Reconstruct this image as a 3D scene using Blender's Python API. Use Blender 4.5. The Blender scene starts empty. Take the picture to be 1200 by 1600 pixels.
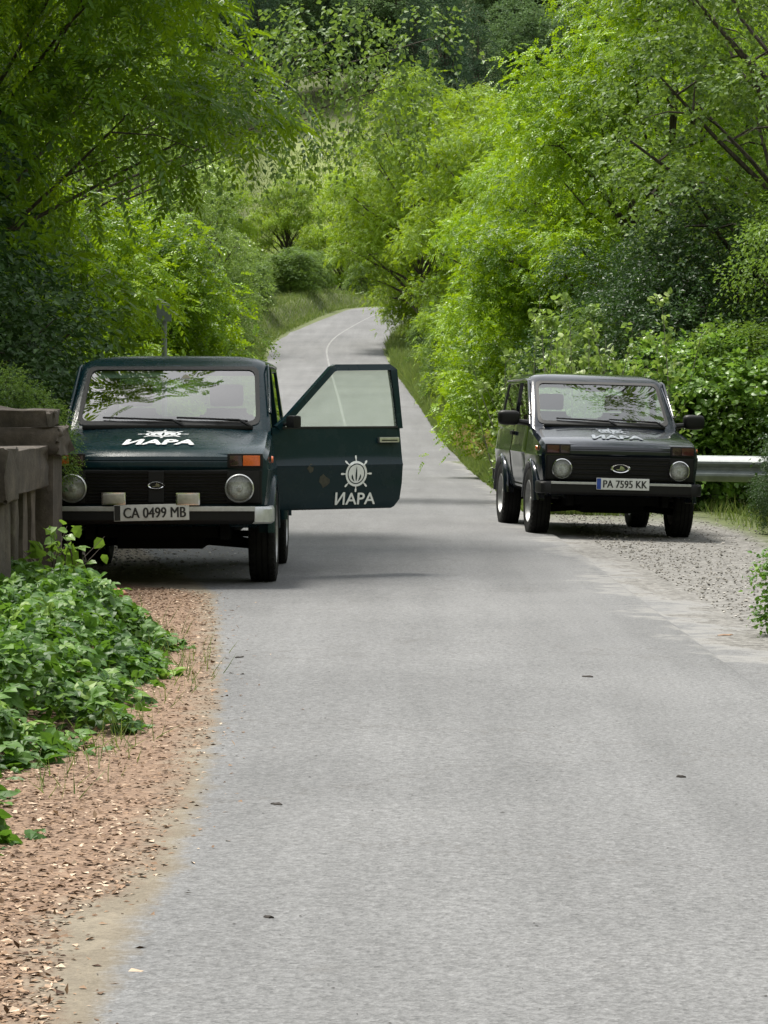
import bpy, bmesh, math, random
import numpy as np
from mathutils import Vector, Matrix, Euler

R = math.radians
random.seed(7)
scene = bpy.context.scene
col = scene.collection

# ------------------------------------------------------------------ camera
CAM_H = 1.30
cam_data = bpy.data.cameras.new("camera")
cam = bpy.data.objects.new("camera", cam_data)
col.objects.link(cam)
cam.location = (0, 0, CAM_H)
cam.rotation_euler = (R(90 - 2.272), 0, 0)
cam_data.sensor_fit = 'HORIZONTAL'
cam_data.sensor_width = 36
cam_data.lens = 36 * 4360 / 1200
cam_data.clip_end = 3000
cam_data.clip_start = 0.2
cam_data.dof.use_dof = False
scene.camera = cam

# ------------------------------------------------------------------ sky and sun
SUN_EL, SUN_AZ = 67, -46          # azimuth measured from +Y towards +X
world = bpy.data.worlds.new("World")
scene.world = world
world.use_nodes = True
wn = world.node_tree
wn.nodes.clear()
sky = wn.nodes.new("ShaderNodeTexSky")
sky.sky_type = 'NISHITA'
sky.sun_disc = False
sky.sun_elevation = R(SUN_EL)
sky.sun_rotation = R(SUN_AZ)
sky.air_density = 1.0
sky.dust_density = 2.5
hs = wn.nodes.new("ShaderNodeHueSaturation")
hs.inputs["Saturation"].default_value = 0.30
hs.inputs["Value"].default_value = 1.0
bg = wn.nodes.new("ShaderNodeBackground")
bg.inputs["Strength"].default_value = 0.15
wo = wn.nodes.new("ShaderNodeOutputWorld")
wn.links.new(sky.outputs[0], hs.inputs["Color"])
# broken veil of bright cloud over the whole sky
wtc = wn.nodes.new("ShaderNodeTexCoord")
wns = wn.nodes.new("ShaderNodeTexNoise"); wns.inputs["Scale"].default_value = 2.4; wns.inputs["Detail"].default_value = 6
wrp = wn.nodes.new("ShaderNodeValToRGB")
wrp.color_ramp.elements[0].position = 0.32; wrp.color_ramp.elements[0].color = (0.35, 0.35, 0.35, 1)
wrp.color_ramp.elements[1].position = 0.62; wrp.color_ramp.elements[1].color = (0.95, 0.95, 0.95, 1)
wmx = wn.nodes.new("ShaderNodeMix"); wmx.data_type = 'RGBA'
wmx.inputs[7].default_value = (6.4, 6.6, 6.8, 1)
wn.links.new(wtc.outputs["Generated"], wns.inputs["Vector"])
wn.links.new(wns.outputs["Fac"], wrp.inputs[0])
wn.links.new(wrp.outputs[0], wmx.inputs[0])
wn.links.new(hs.outputs[0], wmx.inputs[6])
wn.links.new(wmx.outputs[2], bg.inputs["Color"])
wn.links.new(bg.outputs[0], wo.inputs["Surface"])

sun_data = bpy.data.lights.new("sun", 'SUN')
sun_data.energy = 4.9
sun_data.angle = R(15)
sun_data.color = (1.0, 0.955, 0.87)
sun = bpy.data.objects.new("sun", sun_data)
col.objects.link(sun)
sd = Vector((math.sin(R(SUN_AZ)) * math.cos(R(SUN_EL)), math.cos(R(SUN_AZ)) * math.cos(R(SUN_EL)), math.sin(R(SUN_EL))))
sun.rotation_euler = sd.to_track_quat('Z', 'Y').to_euler()
sun.location = (0, 0, 60)

scene.view_settings.view_transform = 'Standard'
scene.view_settings.look = 'None'
scene.view_settings.gamma = 1
scene.view_settings.exposure = 0.56
scene.view_settings.use_curve_mapping = False
cy = scene.cycles
cy.max_bounces = 5
cy.diffuse_bounces = 2
cy.glossy_bounces = 3
cy.transmission_bounces = 4
cy.transparent_max_bounces = 8
cy.caustics_reflective = False
cy.caustics_refractive = False
cy.use_denoising = True
cy.sample_clamp_indirect = 4

# ------------------------------------------------------------------ helpers
def tag(o, label=None, cat=None, group=None, kind=None):
    if label: o["label"] = label
    if cat: o["category"] = cat
    if group: o["group"] = group
    if kind: o["kind"] = kind
    return o

def empty(name, loc=(0, 0, 0), rot=(0, 0, 0), parent=None):
    o = bpy.data.objects.new(name, None)
    col.objects.link(o)
    o.empty_display_size = 0.1
    o.location = loc
    o.rotation_euler = rot
    if parent: o.parent = parent
    return o

def link_mesh(name, me, parent=None, mats=None, smooth=None):
    if mats is not None:
        for m in (mats if isinstance(mats, (list, tuple)) else [mats]):
            me.materials.append(m)
    if smooth is not None:
        me.shade_smooth()
        me.set_sharp_from_angle(angle=R(smooth))
    o = bpy.data.objects.new(name, me)
    col.objects.link(o)
    if parent: o.parent = parent
    return o

class MB:
    """collects polygons; build() links them as one mesh object"""
    def __init__(s):
        s.v, s.f, s.m = [], [], []
    def add(s, verts, faces, mi=0):
        b = len(s.v)
        s.v += [tuple(p) for p in verts]
        s.f += [tuple(i + b for i in f) for f in faces]
        s.m += [mi] * len(faces)
        return s
    def box(s, x0, x1, y0, y1, z0, z1, mi=0):
        return s.add([(x0,y0,z0),(x1,y0,z0),(x1,y1,z0),(x0,y1,z0),(x0,y0,z1),(x1,y0,z1),(x1,y1,z1),(x0,y1,z1)],
                     [(3,2,1,0),(4,5,6,7),(0,1,5,4),(1,2,6,5),(2,3,7,6),(3,0,4,7)], mi)
    def bbox(s, x0, x1, y0, y1, z0, z1, b=0.01, mi=0):
        """chamfered box"""
        bm = bmesh.new()
        bmesh.ops.create_cube(bm, size=1)
        for v in bm.verts:
            v.co = ((x0+x1)/2+v.co.x*(x1-x0), (y0+y1)/2+v.co.y*(y1-y0), (z0+z1)/2+v.co.z*(z1-z0))
        bmesh.ops.bevel(bm, geom=bm.edges[:], offset=b, segments=2, affect='EDGES', profile=0.7)
        s.from_bm(bm, mi)
        return s
    def from_bm(s, bm, mi=0):
        bm.verts.index_update()
        s.add([v.co for v in bm.verts], [[v.index for v in f.verts] for f in bm.faces], mi)
        bm.free()
        return s
    def tube(s, pts, rad, n=8, mi=0, caps=True):
        pts = [Vector(p) for p in pts]
        rads = rad if isinstance(rad, (list, tuple)) else [rad] * len(pts)
        vs, fs = [], []
        up = Vector((0, 0, 1))
        prev = None
        for i, p in enumerate(pts):
            d = (pts[min(i+1, len(pts)-1)] - pts[max(i-1, 0)]).normalized()
            a = d.cross(up)
            if a.length < 0.05: a = d.cross(Vector((1, 0, 0)))
            a.normalize()
            if prev is not None and a.dot(prev) < 0: a = -a
            prev = a
            b = d.cross(a).normalized()
            for k in range(n):
                t = 2*math.pi*k/n
                vs.append(p + (a*math.cos(t) + b*math.sin(t))*rads[i])
        for i in range(len(pts)-1):
            for k in range(n):
                fs.append((i*n+k, i*n+(k+1) % n, (i+1)*n+(k+1) % n, (i+1)*n+k))
        if caps:
            fs.append(tuple(range(n-1, -1, -1)))
            fs.append(tuple((len(pts)-1)*n + k for k in range(n)))
        return s.add(vs, fs, mi)
    def lathe(s, prof, n=24, axis='Y', c=(0, 0, 0), mi=0, close=False):
        """prof: list of (r, h) revolved about axis through c"""
        vs, fs = [], []
        for (r, h) in prof:
            for k in range(n):
                t = 2*math.pi*k/n
                a, b = r*math.cos(t), r*math.sin(t)
                if axis == 'Y': p = (c[0]+a, c[1]+h, c[2]+b)
                elif axis == 'X': p = (c[0]+h, c[1]+a, c[2]+b)
                else: p = (c[0]+a, c[1]+b, c[2]+h)
                vs.append(p)
        m = len(prof)
        for i in range(m if close else m-1):
            j = (i+1) % m
            for k in range(n):
                fs.append((i*n+k, i*n+(k+1) % n, j*n+(k+1) % n, j*n+k))
        return s.add(vs, fs, mi)
    def prism(s, poly, axis, a0, a1, mi=0):
        """poly 2D list extruded along axis: X->(y,z) Y->(x,z) Z->(x,y)"""
        def P(u, v, a):
            return {'X': (a, u, v), 'Y': (u, a, v), 'Z': (u, v, a)}[axis]
        n = len(poly)
        vs = [P(u, v, a0) for u, v in poly] + [P(u, v, a1) for u, v in poly]
        fs = [tuple(range(n-1, -1, -1)), tuple(range(n, 2*n))]
        fs += [(k, (k+1) % n, n+(k+1) % n, n+k) for k in range(n)]
        return s.add(vs, fs, mi)
    def mesh(s, name="mesh", fix=True):
        me = bpy.data.meshes.new(name)
        me.from_pydata(s.v, [], s.f)
        if len(set(s.m)) > 1 or (s.m and s.m[0]):
            me.polygons.foreach_set("material_index", s.m)
        if fix:
            bm = bmesh.new(); bm.from_mesh(me)
            bmesh.ops.recalc_face_normals(bm, faces=bm.faces[:])
            bm.to_mesh(me); bm.free()
        me.update()
        return me
    def build(s, name, mats=None, parent=None, smooth=None, bevel=None, fix=True):
        o = link_mesh(name, s.mesh(name, fix), parent, mats, smooth)
        if bevel:
            md = o.modifiers.new("bevel", 'BEVEL'); md.width = bevel; md.segments = 2; md.limit_method = 'ANGLE'
        return o

def round_poly(pts, r, n=4):
    """round the corners of a 2D polygon"""
    out = []
    m = len(pts)
    for i in range(m):
        p = Vector(pts[i]); a = Vector(pts[i-1]); b = Vector(pts[(i+1) % m])
        da, db = (a-p), (b-p)
        rr = min(r[i] if isinstance(r, (list, tuple)) else r, da.length*0.45, db.length*0.45)
        if rr < 1e-4:
            out.append(tuple(p)); continue
        p0, p1 = p+da.normalized()*rr, p+db.normalized()*rr
        for k in range(n+1):
            t = k/n
            q = p0*(1-t)**2 + p*2*t*(1-t) + p1*t*t
            out.append(tuple(q))
    return out

def copy_tree(o, parent=None):
    c = o.copy()
    col.objects.link(c)
    c.parent = parent
    for ch in list(o.children):
        copy_tree(ch, c)
    return c

def lerp_tab(tab, x):
    return np.interp(x, [t[0] for t in tab], [t[1] for t in tab])

def smoothstep(a, b, x):
    t = np.clip((np.asarray(x, dtype=float)-a)/(b-a), 0, 1)
    return t*t*(3-2*t)

def vnoise(x, y, seed=0):
    """cheap smooth value noise, numpy"""
    x = np.asarray(x, dtype=float); y = np.asarray(y, dtype=float)
    xi, yi = np.floor(x), np.floor(y)
    fx, fy = x-xi, y-yi
    fx = fx*fx*(3-2*fx); fy = fy*fy*(3-2*fy)
    def h(a, b):
        v = np.sin(a*127.1+b*311.7+seed*74.7)*43758.5453
        return v-np.floor(v)
    return (h(xi, yi)*(1-fx)+h(xi+1, yi)*fx)*(1-fy)+(h(xi, yi+1)*(1-fx)+h(xi+1, yi+1)*fx)*fy

# ------------------------------------------------------------------ materials
def new_mat(name):
    m = bpy.data.materials.new(name)
    m.use_nodes = True
    nt = m.node_tree
    b = nt.nodes.get("Principled BSDF")
    return m, nt, b

def N(nt, typ, **kw):
    n = nt.nodes.new(typ)
    for k, v in kw.items():
        if k.startswith("i_"):
            key = k[2:].replace("_", " ")
            n.inputs[int(key) if key.isdigit() else key].default_value = v
        else:
            setattr(n, k, v)
    return n

def ramp(nt, stops, interp='LINEAR'):
    r = nt.nodes.new("ShaderNodeValToRGB")
    r.color_ramp.interpolation = interp
    els = r.color_ramp.elements
    while len(els) < len(stops): els.new(0.5)
    for e, (p, c) in zip(els, stops):
        e.position = p
        e.color = (c[0], c[1], c[2], 1) if not isinstance(c, (int, float)) else (c, c, c, 1)
    return r

def mixc(nt, fac, a, b, typ='MIX'):
    m = nt.nodes.new("ShaderNodeMix")
    m.data_type = 'RGBA'
    m.blend_type = typ
    for sock, v in ((m.inputs[0], fac), (m.inputs[6], a), (m.inputs[7], b)):
        if hasattr(v, "default_value") or hasattr(v, "links"):
            nt.links.new(v, sock)
        elif isinstance(v, (int, float)):
            sock.default_value = v if sock.type == 'VALUE' else (v, v, v, 1)
        else:
            sock.default_value = (*v, 1)
    return m.outputs[2]

def maths(nt, op, a, b=0.0, clamp=False):
    m = nt.nodes.new("ShaderNodeMath")
    m.operation = op
    m.use_clamp = clamp
    for sock, v in ((m.inputs[0], a), (m.inputs[1], b)):
        if hasattr(v, "links"): nt.links.new(v, sock)
        else: sock.default_value = v
    return m.outputs[0]

def noise(nt, scale, detail=4, rough=0.55, vec=None, dims='3D'):
    n = nt.nodes.new("ShaderNodeTexNoise")
    n.inputs["Scale"].default_value = scale
    n.inputs["Detail"].default_value = detail
    n.inputs["Roughness"].default_value = rough
    if vec is not None: nt.links.new(vec, n.inputs["Vector"])
    return n

def coords(nt, which="Object", scale=None):
    t = nt.nodes.new("ShaderNodeTexCoord")
    out = t.outputs[which]
    if scale:
        mp = nt.nodes.new("ShaderNodeMapping")
        mp.inputs["Scale"].default_value = scale
        nt.links.new(out, mp.inputs["Vector"])
        out = mp.outputs[0]
    return out

def bump(nt, b, height, strength=0.3, dist=0.01):
    n = nt.nodes.new("ShaderNodeBump")
    n.inputs["Strength"].default_value = strength
    n.inputs["Distance"].default_value = dist
    nt.links.new(height, n.inputs["Height"])
    nt.links.new(n.outputs[0], b.inputs["Normal"])

def simple_mat(name, c, rough=0.5, metal=0.0, var=0.12, scale=30, spec=0.5, coat=0.0, bumpy=0.0):
    m, nt, b = new_mat(name)
    v = noise(nt, scale, 4, 0.6, coords(nt))
    c0 = tuple(x*(1-var) for x in c); c1 = tuple(min(1, x*(1+var)) for x in c)
    r = ramp(nt, [(0.3, c0), (0.7, c1)])
    nt.links.new(v.outputs["Fac"], r.inputs[0])
    nt.links.new(r.outputs[0], b.inputs["Base Color"])
    b.inputs["Roughness"].default_value = rough
    b.inputs["Metallic"].default_value = metal
    b.inputs["Specular IOR Level"].default_value = spec
    b.inputs["Coat Weight"].default_value = coat
    if bumpy: bump(nt, b, v.outputs["Fac"], bumpy, 0.004)
    return m

def paint_mat(name, c, rough, coat, dust=(0.16, 0.15, 0.12), amount=0.25):
    """car paint with blotchy road dust"""
    m, nt, b = new_mat(name)
    co = coords(nt)
    n1 = noise(nt, 3.2, 6, 0.65, co)
    n2 = noise(nt, 8, 4, 0.6, co)
    f = maths(nt, 'MULTIPLY', n1.outputs["Fac"], n2.outputs["Fac"])
    r = ramp(nt, [(0.22, 0.0), (0.42, amount)])
    nt.links.new(f, r.inputs[0])
    nt.links.new(mixc(nt, r.outputs[0], c, dust), b.inputs["Base Color"])
    rr = ramp(nt, [(0.2, rough), (0.5, min(1, rough+0.12))])
    nt.links.new(f, rr.inputs[0])
    nt.links.new(rr.outputs[0], b.inputs["Roughness"])
    b.inputs["Specular IOR Level"].default_value = 0.2
    b.inputs["Coat Weight"].default_value = coat
    b.inputs["Coat Roughness"].default_value = 0.06
    nb = noise(nt, 1.7, 2, 0.5, co)
    bn = nt.nodes.new("ShaderNodeBump"); bn.inputs["Strength"].default_value = 0.12; bn.inputs["Distance"].default_value = 0.02
    nt.links.new(nb.outputs["Fac"], bn.inputs["Height"])
    nt.links.new(bn.outputs[0], b.inputs["Normal"]); nt.links.new(bn.outputs[0], b.inputs["Coat Normal"])
    return m

def glass_mat(name, tint, ior=1.5, refl=1.0, rough=0.004, milk=0.0):
    m, nt, b = new_mat(name)
    nt.nodes.remove(b)
    out = nt.nodes.get("Material Output")
    tr = N(nt, "ShaderNodeBsdfTransparent"); tr.inputs[0].default_value = (*tint, 1)
    gl = N(nt, "ShaderNodeBsdfGlossy"); gl.inputs["Color"].default_value = (1, 1, 1, 1)
    nz = noise(nt, 6, 5, 0.7, coords(nt))
    rp = ramp(nt, [(0.45, rough), (0.80, rough+0.012)])
    nt.links.new(nz.outputs["Fac"], rp.inputs[0]); nt.links.new(rp.outputs[0], gl.inputs["Roughness"])
    fr = N(nt, "ShaderNodeFresnel"); fr.inputs[0].default_value = ior
    f = maths(nt, 'MULTIPLY', fr.outputs[0], refl, True)
    base = tr.outputs[0]
    if milk:                      # pale milky layer mixed into the pane
        df = N(nt, "ShaderNodeBsdfDiffuse"); df.inputs[0].default_value = (0.70, 0.80, 0.72, 1)
        tl = N(nt, "ShaderNodeBsdfTranslucent"); tl.inputs[0].default_value = (0.70, 0.80, 0.72, 1)
        m0 = N(nt, "ShaderNodeMixShader"); m0.inputs[0].default_value = 0.5
        nt.links.new(df.outputs[0], m0.inputs[1]); nt.links.new(tl.outputs[0], m0.inputs[2])
        m1 = N(nt, "ShaderNodeMixShader"); m1.inputs[0].default_value = milk
        nt.links.new(base, m1.inputs[1]); nt.links.new(m0.outputs[0], m1.inputs[2])
        base = m1.outputs[0]
    mx = N(nt, "ShaderNodeMixShader")
    nt.links.new(f, mx.inputs[0]); nt.links.new(base, mx.inputs[1]); nt.links.new(gl.outputs[0], mx.inputs[2])
    nt.links.new(mx.outputs[0], out.inputs["Surface"])
    return m

def leaf_mat(name, dark, light, trans, tfac=0.35, rough=0.42, spec=0.4, tip=None):
    m, nt, b = new_mat(name)
    at = N(nt, "ShaderNodeAttribute"); at.attribute_name = "rnd"
    stops = [(0.0, dark), (0.75, light)]
    if tip: stops.append((1.0, tip))
    r = ramp(nt, stops)
    nt.links.new(at.outputs["Fac"], r.inputs[0])
    nz = noise(nt, 60, 2, 0.5, coords(nt))
    c = mixc(nt, 0.25, r.outputs[0], nz.outputs["Fac"], 'SOFT_LIGHT')
    nt.links.new(c, b.inputs["Base Color"])
    b.inputs["Roughness"].default_value = rough
    b.inputs["Specular IOR Level"].default_value = spec
    t = N(nt, "ShaderNodeBsdfTranslucent")
    nt.links.new(mixc(nt, 0.6, c, trans), t.inputs["Color"])
    mx = N(nt, "ShaderNodeMixShader"); mx.inputs[0].default_value = tfac
    out = nt.nodes.get("Material Output")
    nt.links.new(b.outputs[0], mx.inputs[1]); nt.links.new(t.outputs[0], mx.inputs[2])
    nt.links.new(mx.outputs[0], out.inputs["Surface"])
    return m

M = {}
M['paint_green'] = paint_mat("dark_green_paint", (0.0018, 0.0165, 0.0225), 0.24, 0.15, amount=0.03)
M['paint_navy'] = paint_mat("dark_navy_paint", (0.0040, 0.0070, 0.0140), 0.15, 0.8, amount=0.04)
M['black_plastic'] = simple_mat("black_plastic", (0.0055, 0.0055, 0.006), 0.5, var=0.25, spec=0.28)
M['rubber'] = simple_mat("tyre_rubber", (0.010, 0.0098, 0.0095), 0.85, var=0.35, scale=14, spec=0.18, bumpy=0.3)
M['seal'] = simple_mat("rubber_seal", (0.008, 0.008, 0.008), 0.6)
M['chrome'] = simple_mat("worn_chrome", (0.62, 0.62, 0.61), 0.16, 1.0, var=0.1)
M['alu'] = simple_mat("dull_aluminium", (0.50, 0.50, 0.49), 0.34, 0.9, var=0.15)
M['rim'] = simple_mat("wheel_steel", (0.30, 0.30, 0.30), 0.45, 0.6, var=0.25, scale=12)
M['under'] = simple_mat("underbody_black", (0.004, 0.004, 0.004), 0.85, var=0.3, scale=9, spec=0.1)
M['seat'] = simple_mat("seat_fabric", (0.022, 0.022, 0.024), 0.9, var=0.25, scale=60)
M['visor'] = simple_mat("pale_visor_vinyl", (0.60, 0.62, 0.58), 0.6, var=0.06)
M['plate'] = simple_mat("plate_white", (0.62, 0.63, 0.62), 0.38, var=0.10, scale=18)
M['plate_dirty'] = simple_mat("plate_dirty", (0.50, 0.50, 0.48), 0.45, var=0.16, scale=18)
M['blue'] = simple_mat("plate_blue", (0.02, 0.06, 0.30), 0.4)
M['ink'] = simple_mat("plate_ink", (0.012, 0.012, 0.012), 0.5)
M['decal'] = simple_mat("white_decal", (0.78, 0.79, 0.79), 0.45, var=0.05)
M['decal_worn'] = simple_mat("worn_decal", (0.20, 0.22, 0.25), 0.3, var=0.4, scale=9)
M['orange'] = simple_mat("amber_lens", (0.62, 0.13, 0.03), 0.18, coat=0.6, var=0.15, scale=80)
M['smoke'] = simple_mat("smoked_lens", (0.035, 0.018, 0.018), 0.15, coat=0.6, var=0.3, scale=80)
M['redlens'] = simple_mat("red_lens", (0.055, 0.010, 0.012), 0.15, coat=0.6, var=0.2, scale=80)
M['reflector'] = simple_mat("lamp_reflector", (0.62, 0.62, 0.61), 0.45, 0.0, var=0.3, scale=70)
M['windscreen'] = glass_mat("windscreen_glass", (0.46, 0.58, 0.50), 1.75, 2.0, milk=0.006)
M['glass'] = glass_mat("side_glass", (0.88, 0.97, 0.90), 1.5, 1.0, milk=0.30)
M['strip'] = simple_mat("bright_trim", (0.46, 0.47, 0.47), 0.35, 0.45, var=0.12)
M['lens'] = glass_mat("lamp_glass", (0.86, 0.88, 0.88), 1.5, 1.0, 0.05)
M['zinc'] = simple_mat("galvanised_steel", (0.20, 0.225, 0.225), 0.55, 0.1, var=0.25, scale=7)
M['sign_back'] = simple_mat("sign_back_grey", (0.20, 0.24, 0.24), 0.5, 0.3, var=0.15)
M['sign_pale'] = simple_mat("sign_pale_blue", (0.52, 0.66, 0.66), 0.45, var=0.1)
M['white_paint'] = simple_mat("white_paint", (0.62, 0.62, 0.60), 0.7, var=0.12)
M['brick'] = simple_mat("broken_brick", (0.23, 0.11, 0.07), 0.9, var=0.3, scale=40, bumpy=0.5)
M['debris'] = simple_mat("dark_debris", (0.035, 0.030, 0.026), 0.9, var=0.3, scale=40)
M['dry_leaf'] = simple_mat("dry_leaf", (0.21, 0.13, 0.08), 0.8, var=0.35, scale=20)

# leaf materials
M['robinia'] = leaf_mat("locust_leaf", (0.050, 0.125, 0.006), (0.195, 0.345, 0.008), (0.44, 0.62, 0.010), 0.36, tip=(0.34, 0.48, 0.010))
M['robinia_far'] = leaf_mat("locust_leaf_sunny", (0.080, 0.165, 0.008), (0.210, 0.340, 0.010), (0.46, 0.60, 0.015), 0.38)
M['ailanthus'] = leaf_mat("pinnate_leaf", (0.026, 0.078, 0.008), (0.115, 0.235, 0.008), (0.38, 0.56, 0.012), 0.40, tip=(0.36, 0.50, 0.010))
M['dark_leaf'] = leaf_mat("dark_shrub_leaf", (0.014, 0.040, 0.012), (0.044, 0.092, 0.026), (0.10, 0.20, 0.03), 0.20, rough=0.45, spec=0.3, tip=(0.085, 0.145, 0.05))  # dark shrub green; on some plants the tone stands in for shade
M['poplar'] = leaf_mat("poplar_leaf", (0.050, 0.105, 0.020), (0.125, 0.205, 0.042), (0.27, 0.40, 0.05), 0.34, rough=0.5, spec=0.3, tip=(0.25, 0.32, 0.12))
M['sapling'] = leaf_mat("sapling_leaf", (0.110, 0.190, 0.028), (0.210, 0.310, 0.058), (0.36, 0.52, 0.08), 0.34, rough=0.34, tip=(0.40, 0.48, 0.20))
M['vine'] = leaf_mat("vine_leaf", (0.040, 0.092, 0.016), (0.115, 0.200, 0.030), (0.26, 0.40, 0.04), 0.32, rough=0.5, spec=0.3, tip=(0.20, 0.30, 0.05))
M['lime'] = leaf_mat("lime_green_leaf", (0.075, 0.160, 0.020), (0.150, 0.270, 0.036), (0.28, 0.46, 0.05), 0.36)
M['bramble'] = leaf_mat("bramble_leaf", (0.024, 0.075, 0.010), (0.082, 0.180, 0.022), (0.18, 0.36, 0.03), 0.30, rough=0.5, spec=0.3, tip=(0.19, 0.30, 0.05))
M['hill_leaf'] = leaf_mat("hill_tree_leaf", (0.045, 0.092, 0.036), (0.100, 0.165, 0.062), (0.18, 0.28, 0.08), 0.3, rough=0.6, spec=0.2)  # lightened bluish tone stands in for haze over the far hill
M['hill_pine'] = leaf_mat("hill_pine_needles", (0.030, 0.064, 0.034), (0.066, 0.115, 0.056), (0.08, 0.16, 0.07), 0.15, rough=0.6, spec=0.2)  # distance haze is put into this paler needle green
M['grass'] = leaf_mat("grass_blade", (0.065, 0.125, 0.022), (0.150, 0.205, 0.045), (0.24, 0.32, 0.06), 0.35, rough=0.5, tip=(0.26, 0.25, 0.09))
M['straw'] = leaf_mat("dry_grass_blade", (0.26, 0.21, 0.08), (0.46, 0.36, 0.14), (0.5, 0.4, 0.16), 0.3, rough=0.6)
M['chip'] = leaf_mat("bark_chip", (0.062, 0.037, 0.025), (0.30, 0.200, 0.132), (0.3, 0.18, 0.1), 0.03, rough=0.85, spec=0.2, tip=(0.52, 0.41, 0.31))
M['stone'] = leaf_mat("gravel_stone", (0.060, 0.057, 0.050), (0.26, 0.245, 0.22), (0.2, 0.2, 0.2), 0.0, rough=0.9, spec=0.2, tip=(0.42, 0.40, 0.37))

def bark_mat(name, a, b2):
    m, nt, b = new_mat(name)
    v = noise(nt, 6, 6, 0.7, coords(nt, "Object", (4, 4, 0.8)))
    r = ramp(nt, [(0.35, a), (0.68, b2)])
    nt.links.new(v.outputs["Fac"], r.inputs[0]); nt.links.new(r.outputs[0], b.inputs["Base Color"])
    b.inputs["Roughness"].default_value = 0.9
    bump(nt, b, v.outputs["Fac"], 0.6, 0.03)
    return m
M['bark'] = bark_mat("bark", (0.030, 0.024, 0.019), (0.105, 0.085, 0.066))
M['bark_pale'] = bark_mat("pale_bark", (0.14, 0.13, 0.10), (0.30, 0.29, 0.24))

def concrete_mat():
    m, nt, b = new_mat("weathered_concrete")
    co = coords(nt)
    n1 = noise(nt, 2.2, 8, 0.68, co)
    n2 = noise(nt, 26, 6, 0.7, co)
    st = noise(nt, 3.0, 5, 0.6, coords(nt, "Object", (7, 7, 0.7)))
    r1 = ramp(nt, [(0.28, (0.026, 0.021, 0.017)), (0.55, (0.085, 0.069, 0.056)), (0.80, (0.20, 0.170, 0.140))])
    nt.links.new(n1.outputs["Fac"], r1.inputs[0])
    r2 = ramp(nt, [(0.40, 0.45), (0.62, 1.0)])
    nt.links.new(st.outputs["Fac"], r2.inputs[0])
    c = mixc(nt, 0.35, r1.outputs[0], r2.outputs[0], 'MULTIPLY')
    r3 = ramp(nt, [(0.3, 0.55), (0.7, 1.25)])
    nt.links.new(n2.outputs["Fac"], r3.inputs[0])
    c = mixc(nt, 0.6, c, r3.outputs[0], 'MULTIPLY')
    # lichen and moss blotches
    n3 = noise(nt, 7, 6, 0.7, co)
    r4 = ramp(nt, [(0.60, 0.0), (0.72, 0.6)])
    nt.links.new(n3.outputs["Fac"], r4.inputs[0])
    c = mixc(nt, r4.outputs[0], c, (0.15, 0.15, 0.105))
    nt.links.new(c, b.inputs["Base Color"])
    b.inputs["Roughness"].default_value = 0.92
    h = maths(nt, 'ADD', n1.outputs["Fac"], maths(nt, 'MULTIPLY', n2.outputs["Fac"], 0.5))
    bump(nt, b, h, 0.7, 0.02)
    return m
M['concrete'] = concrete_mat()
# ------------------------------------------------------------------ the lie of the land
def _smooth(tab, sig):
    ys = np.arange(-80, 420, 0.5)
    v = lerp_tab(tab, ys)
    k = np.exp(-0.5*(np.arange(-40, 41)*0.5/sig)**2); k /= k.sum()
    vp = np.concatenate([np.full(40, v[0]), v, np.full(40, v[-1])])
    return ys, np.convolve(vp, k, mode='valid')
_cx = _smooth([(-80,-.5),(0,-.5),(25,-.55),(60,-.62),(80,-1.28),(100,-1.95),(110,-2.30),(116,-2.1),(121,-1.6),(128,-.75),(137,.6),(146,3.2),(155,7),(165,13),(180,24),(200,40),(420,220)], 2.2)
_rz = _smooth([(-80,0),(48,0),(56,.02),(64,.2),(72,.7),(80,1.3),(90,1.9),(100,2.5),(110,3.35),(120,4.3),(135,5.8),(144,6.25),(160,6.5),(200,8),(420,12)], 3.0)
def road_c(y): return np.interp(y, *_cx)
def road_z(y): return np.interp(y, *_rz)
LB = [(-20,-.55),(5.6,-.55),(6.9,-.56),(7.5,-.52),(8.4,-.53),(9.9,-.57),(12,-.67),(14.8,-.82),(18.7,-1.09),(20,-1.3),(22,-1.7),(26,-2.3),(32,-2.78),(60,-2.9),(420,-400)]
LL = [(-20,-.8),(5.6,-.70),(6.9,-.82),(7.5,-.67),(8.4,-.68),(9.9,-.69),(12,-.76),(14.8,-.92),(18.7,-1.20),(20,-1.9),(22,-2.6),(26,-3.2),(60,-4.2),(420,-400)]
RB = [(-20,2.9),(0,2.6),(10,2.3),(14.8,2.02),(17,1.91),(20,1.88),(24,1.80),(27,1.72),(34,1.74),(60,1.66),(420,400)]

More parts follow.
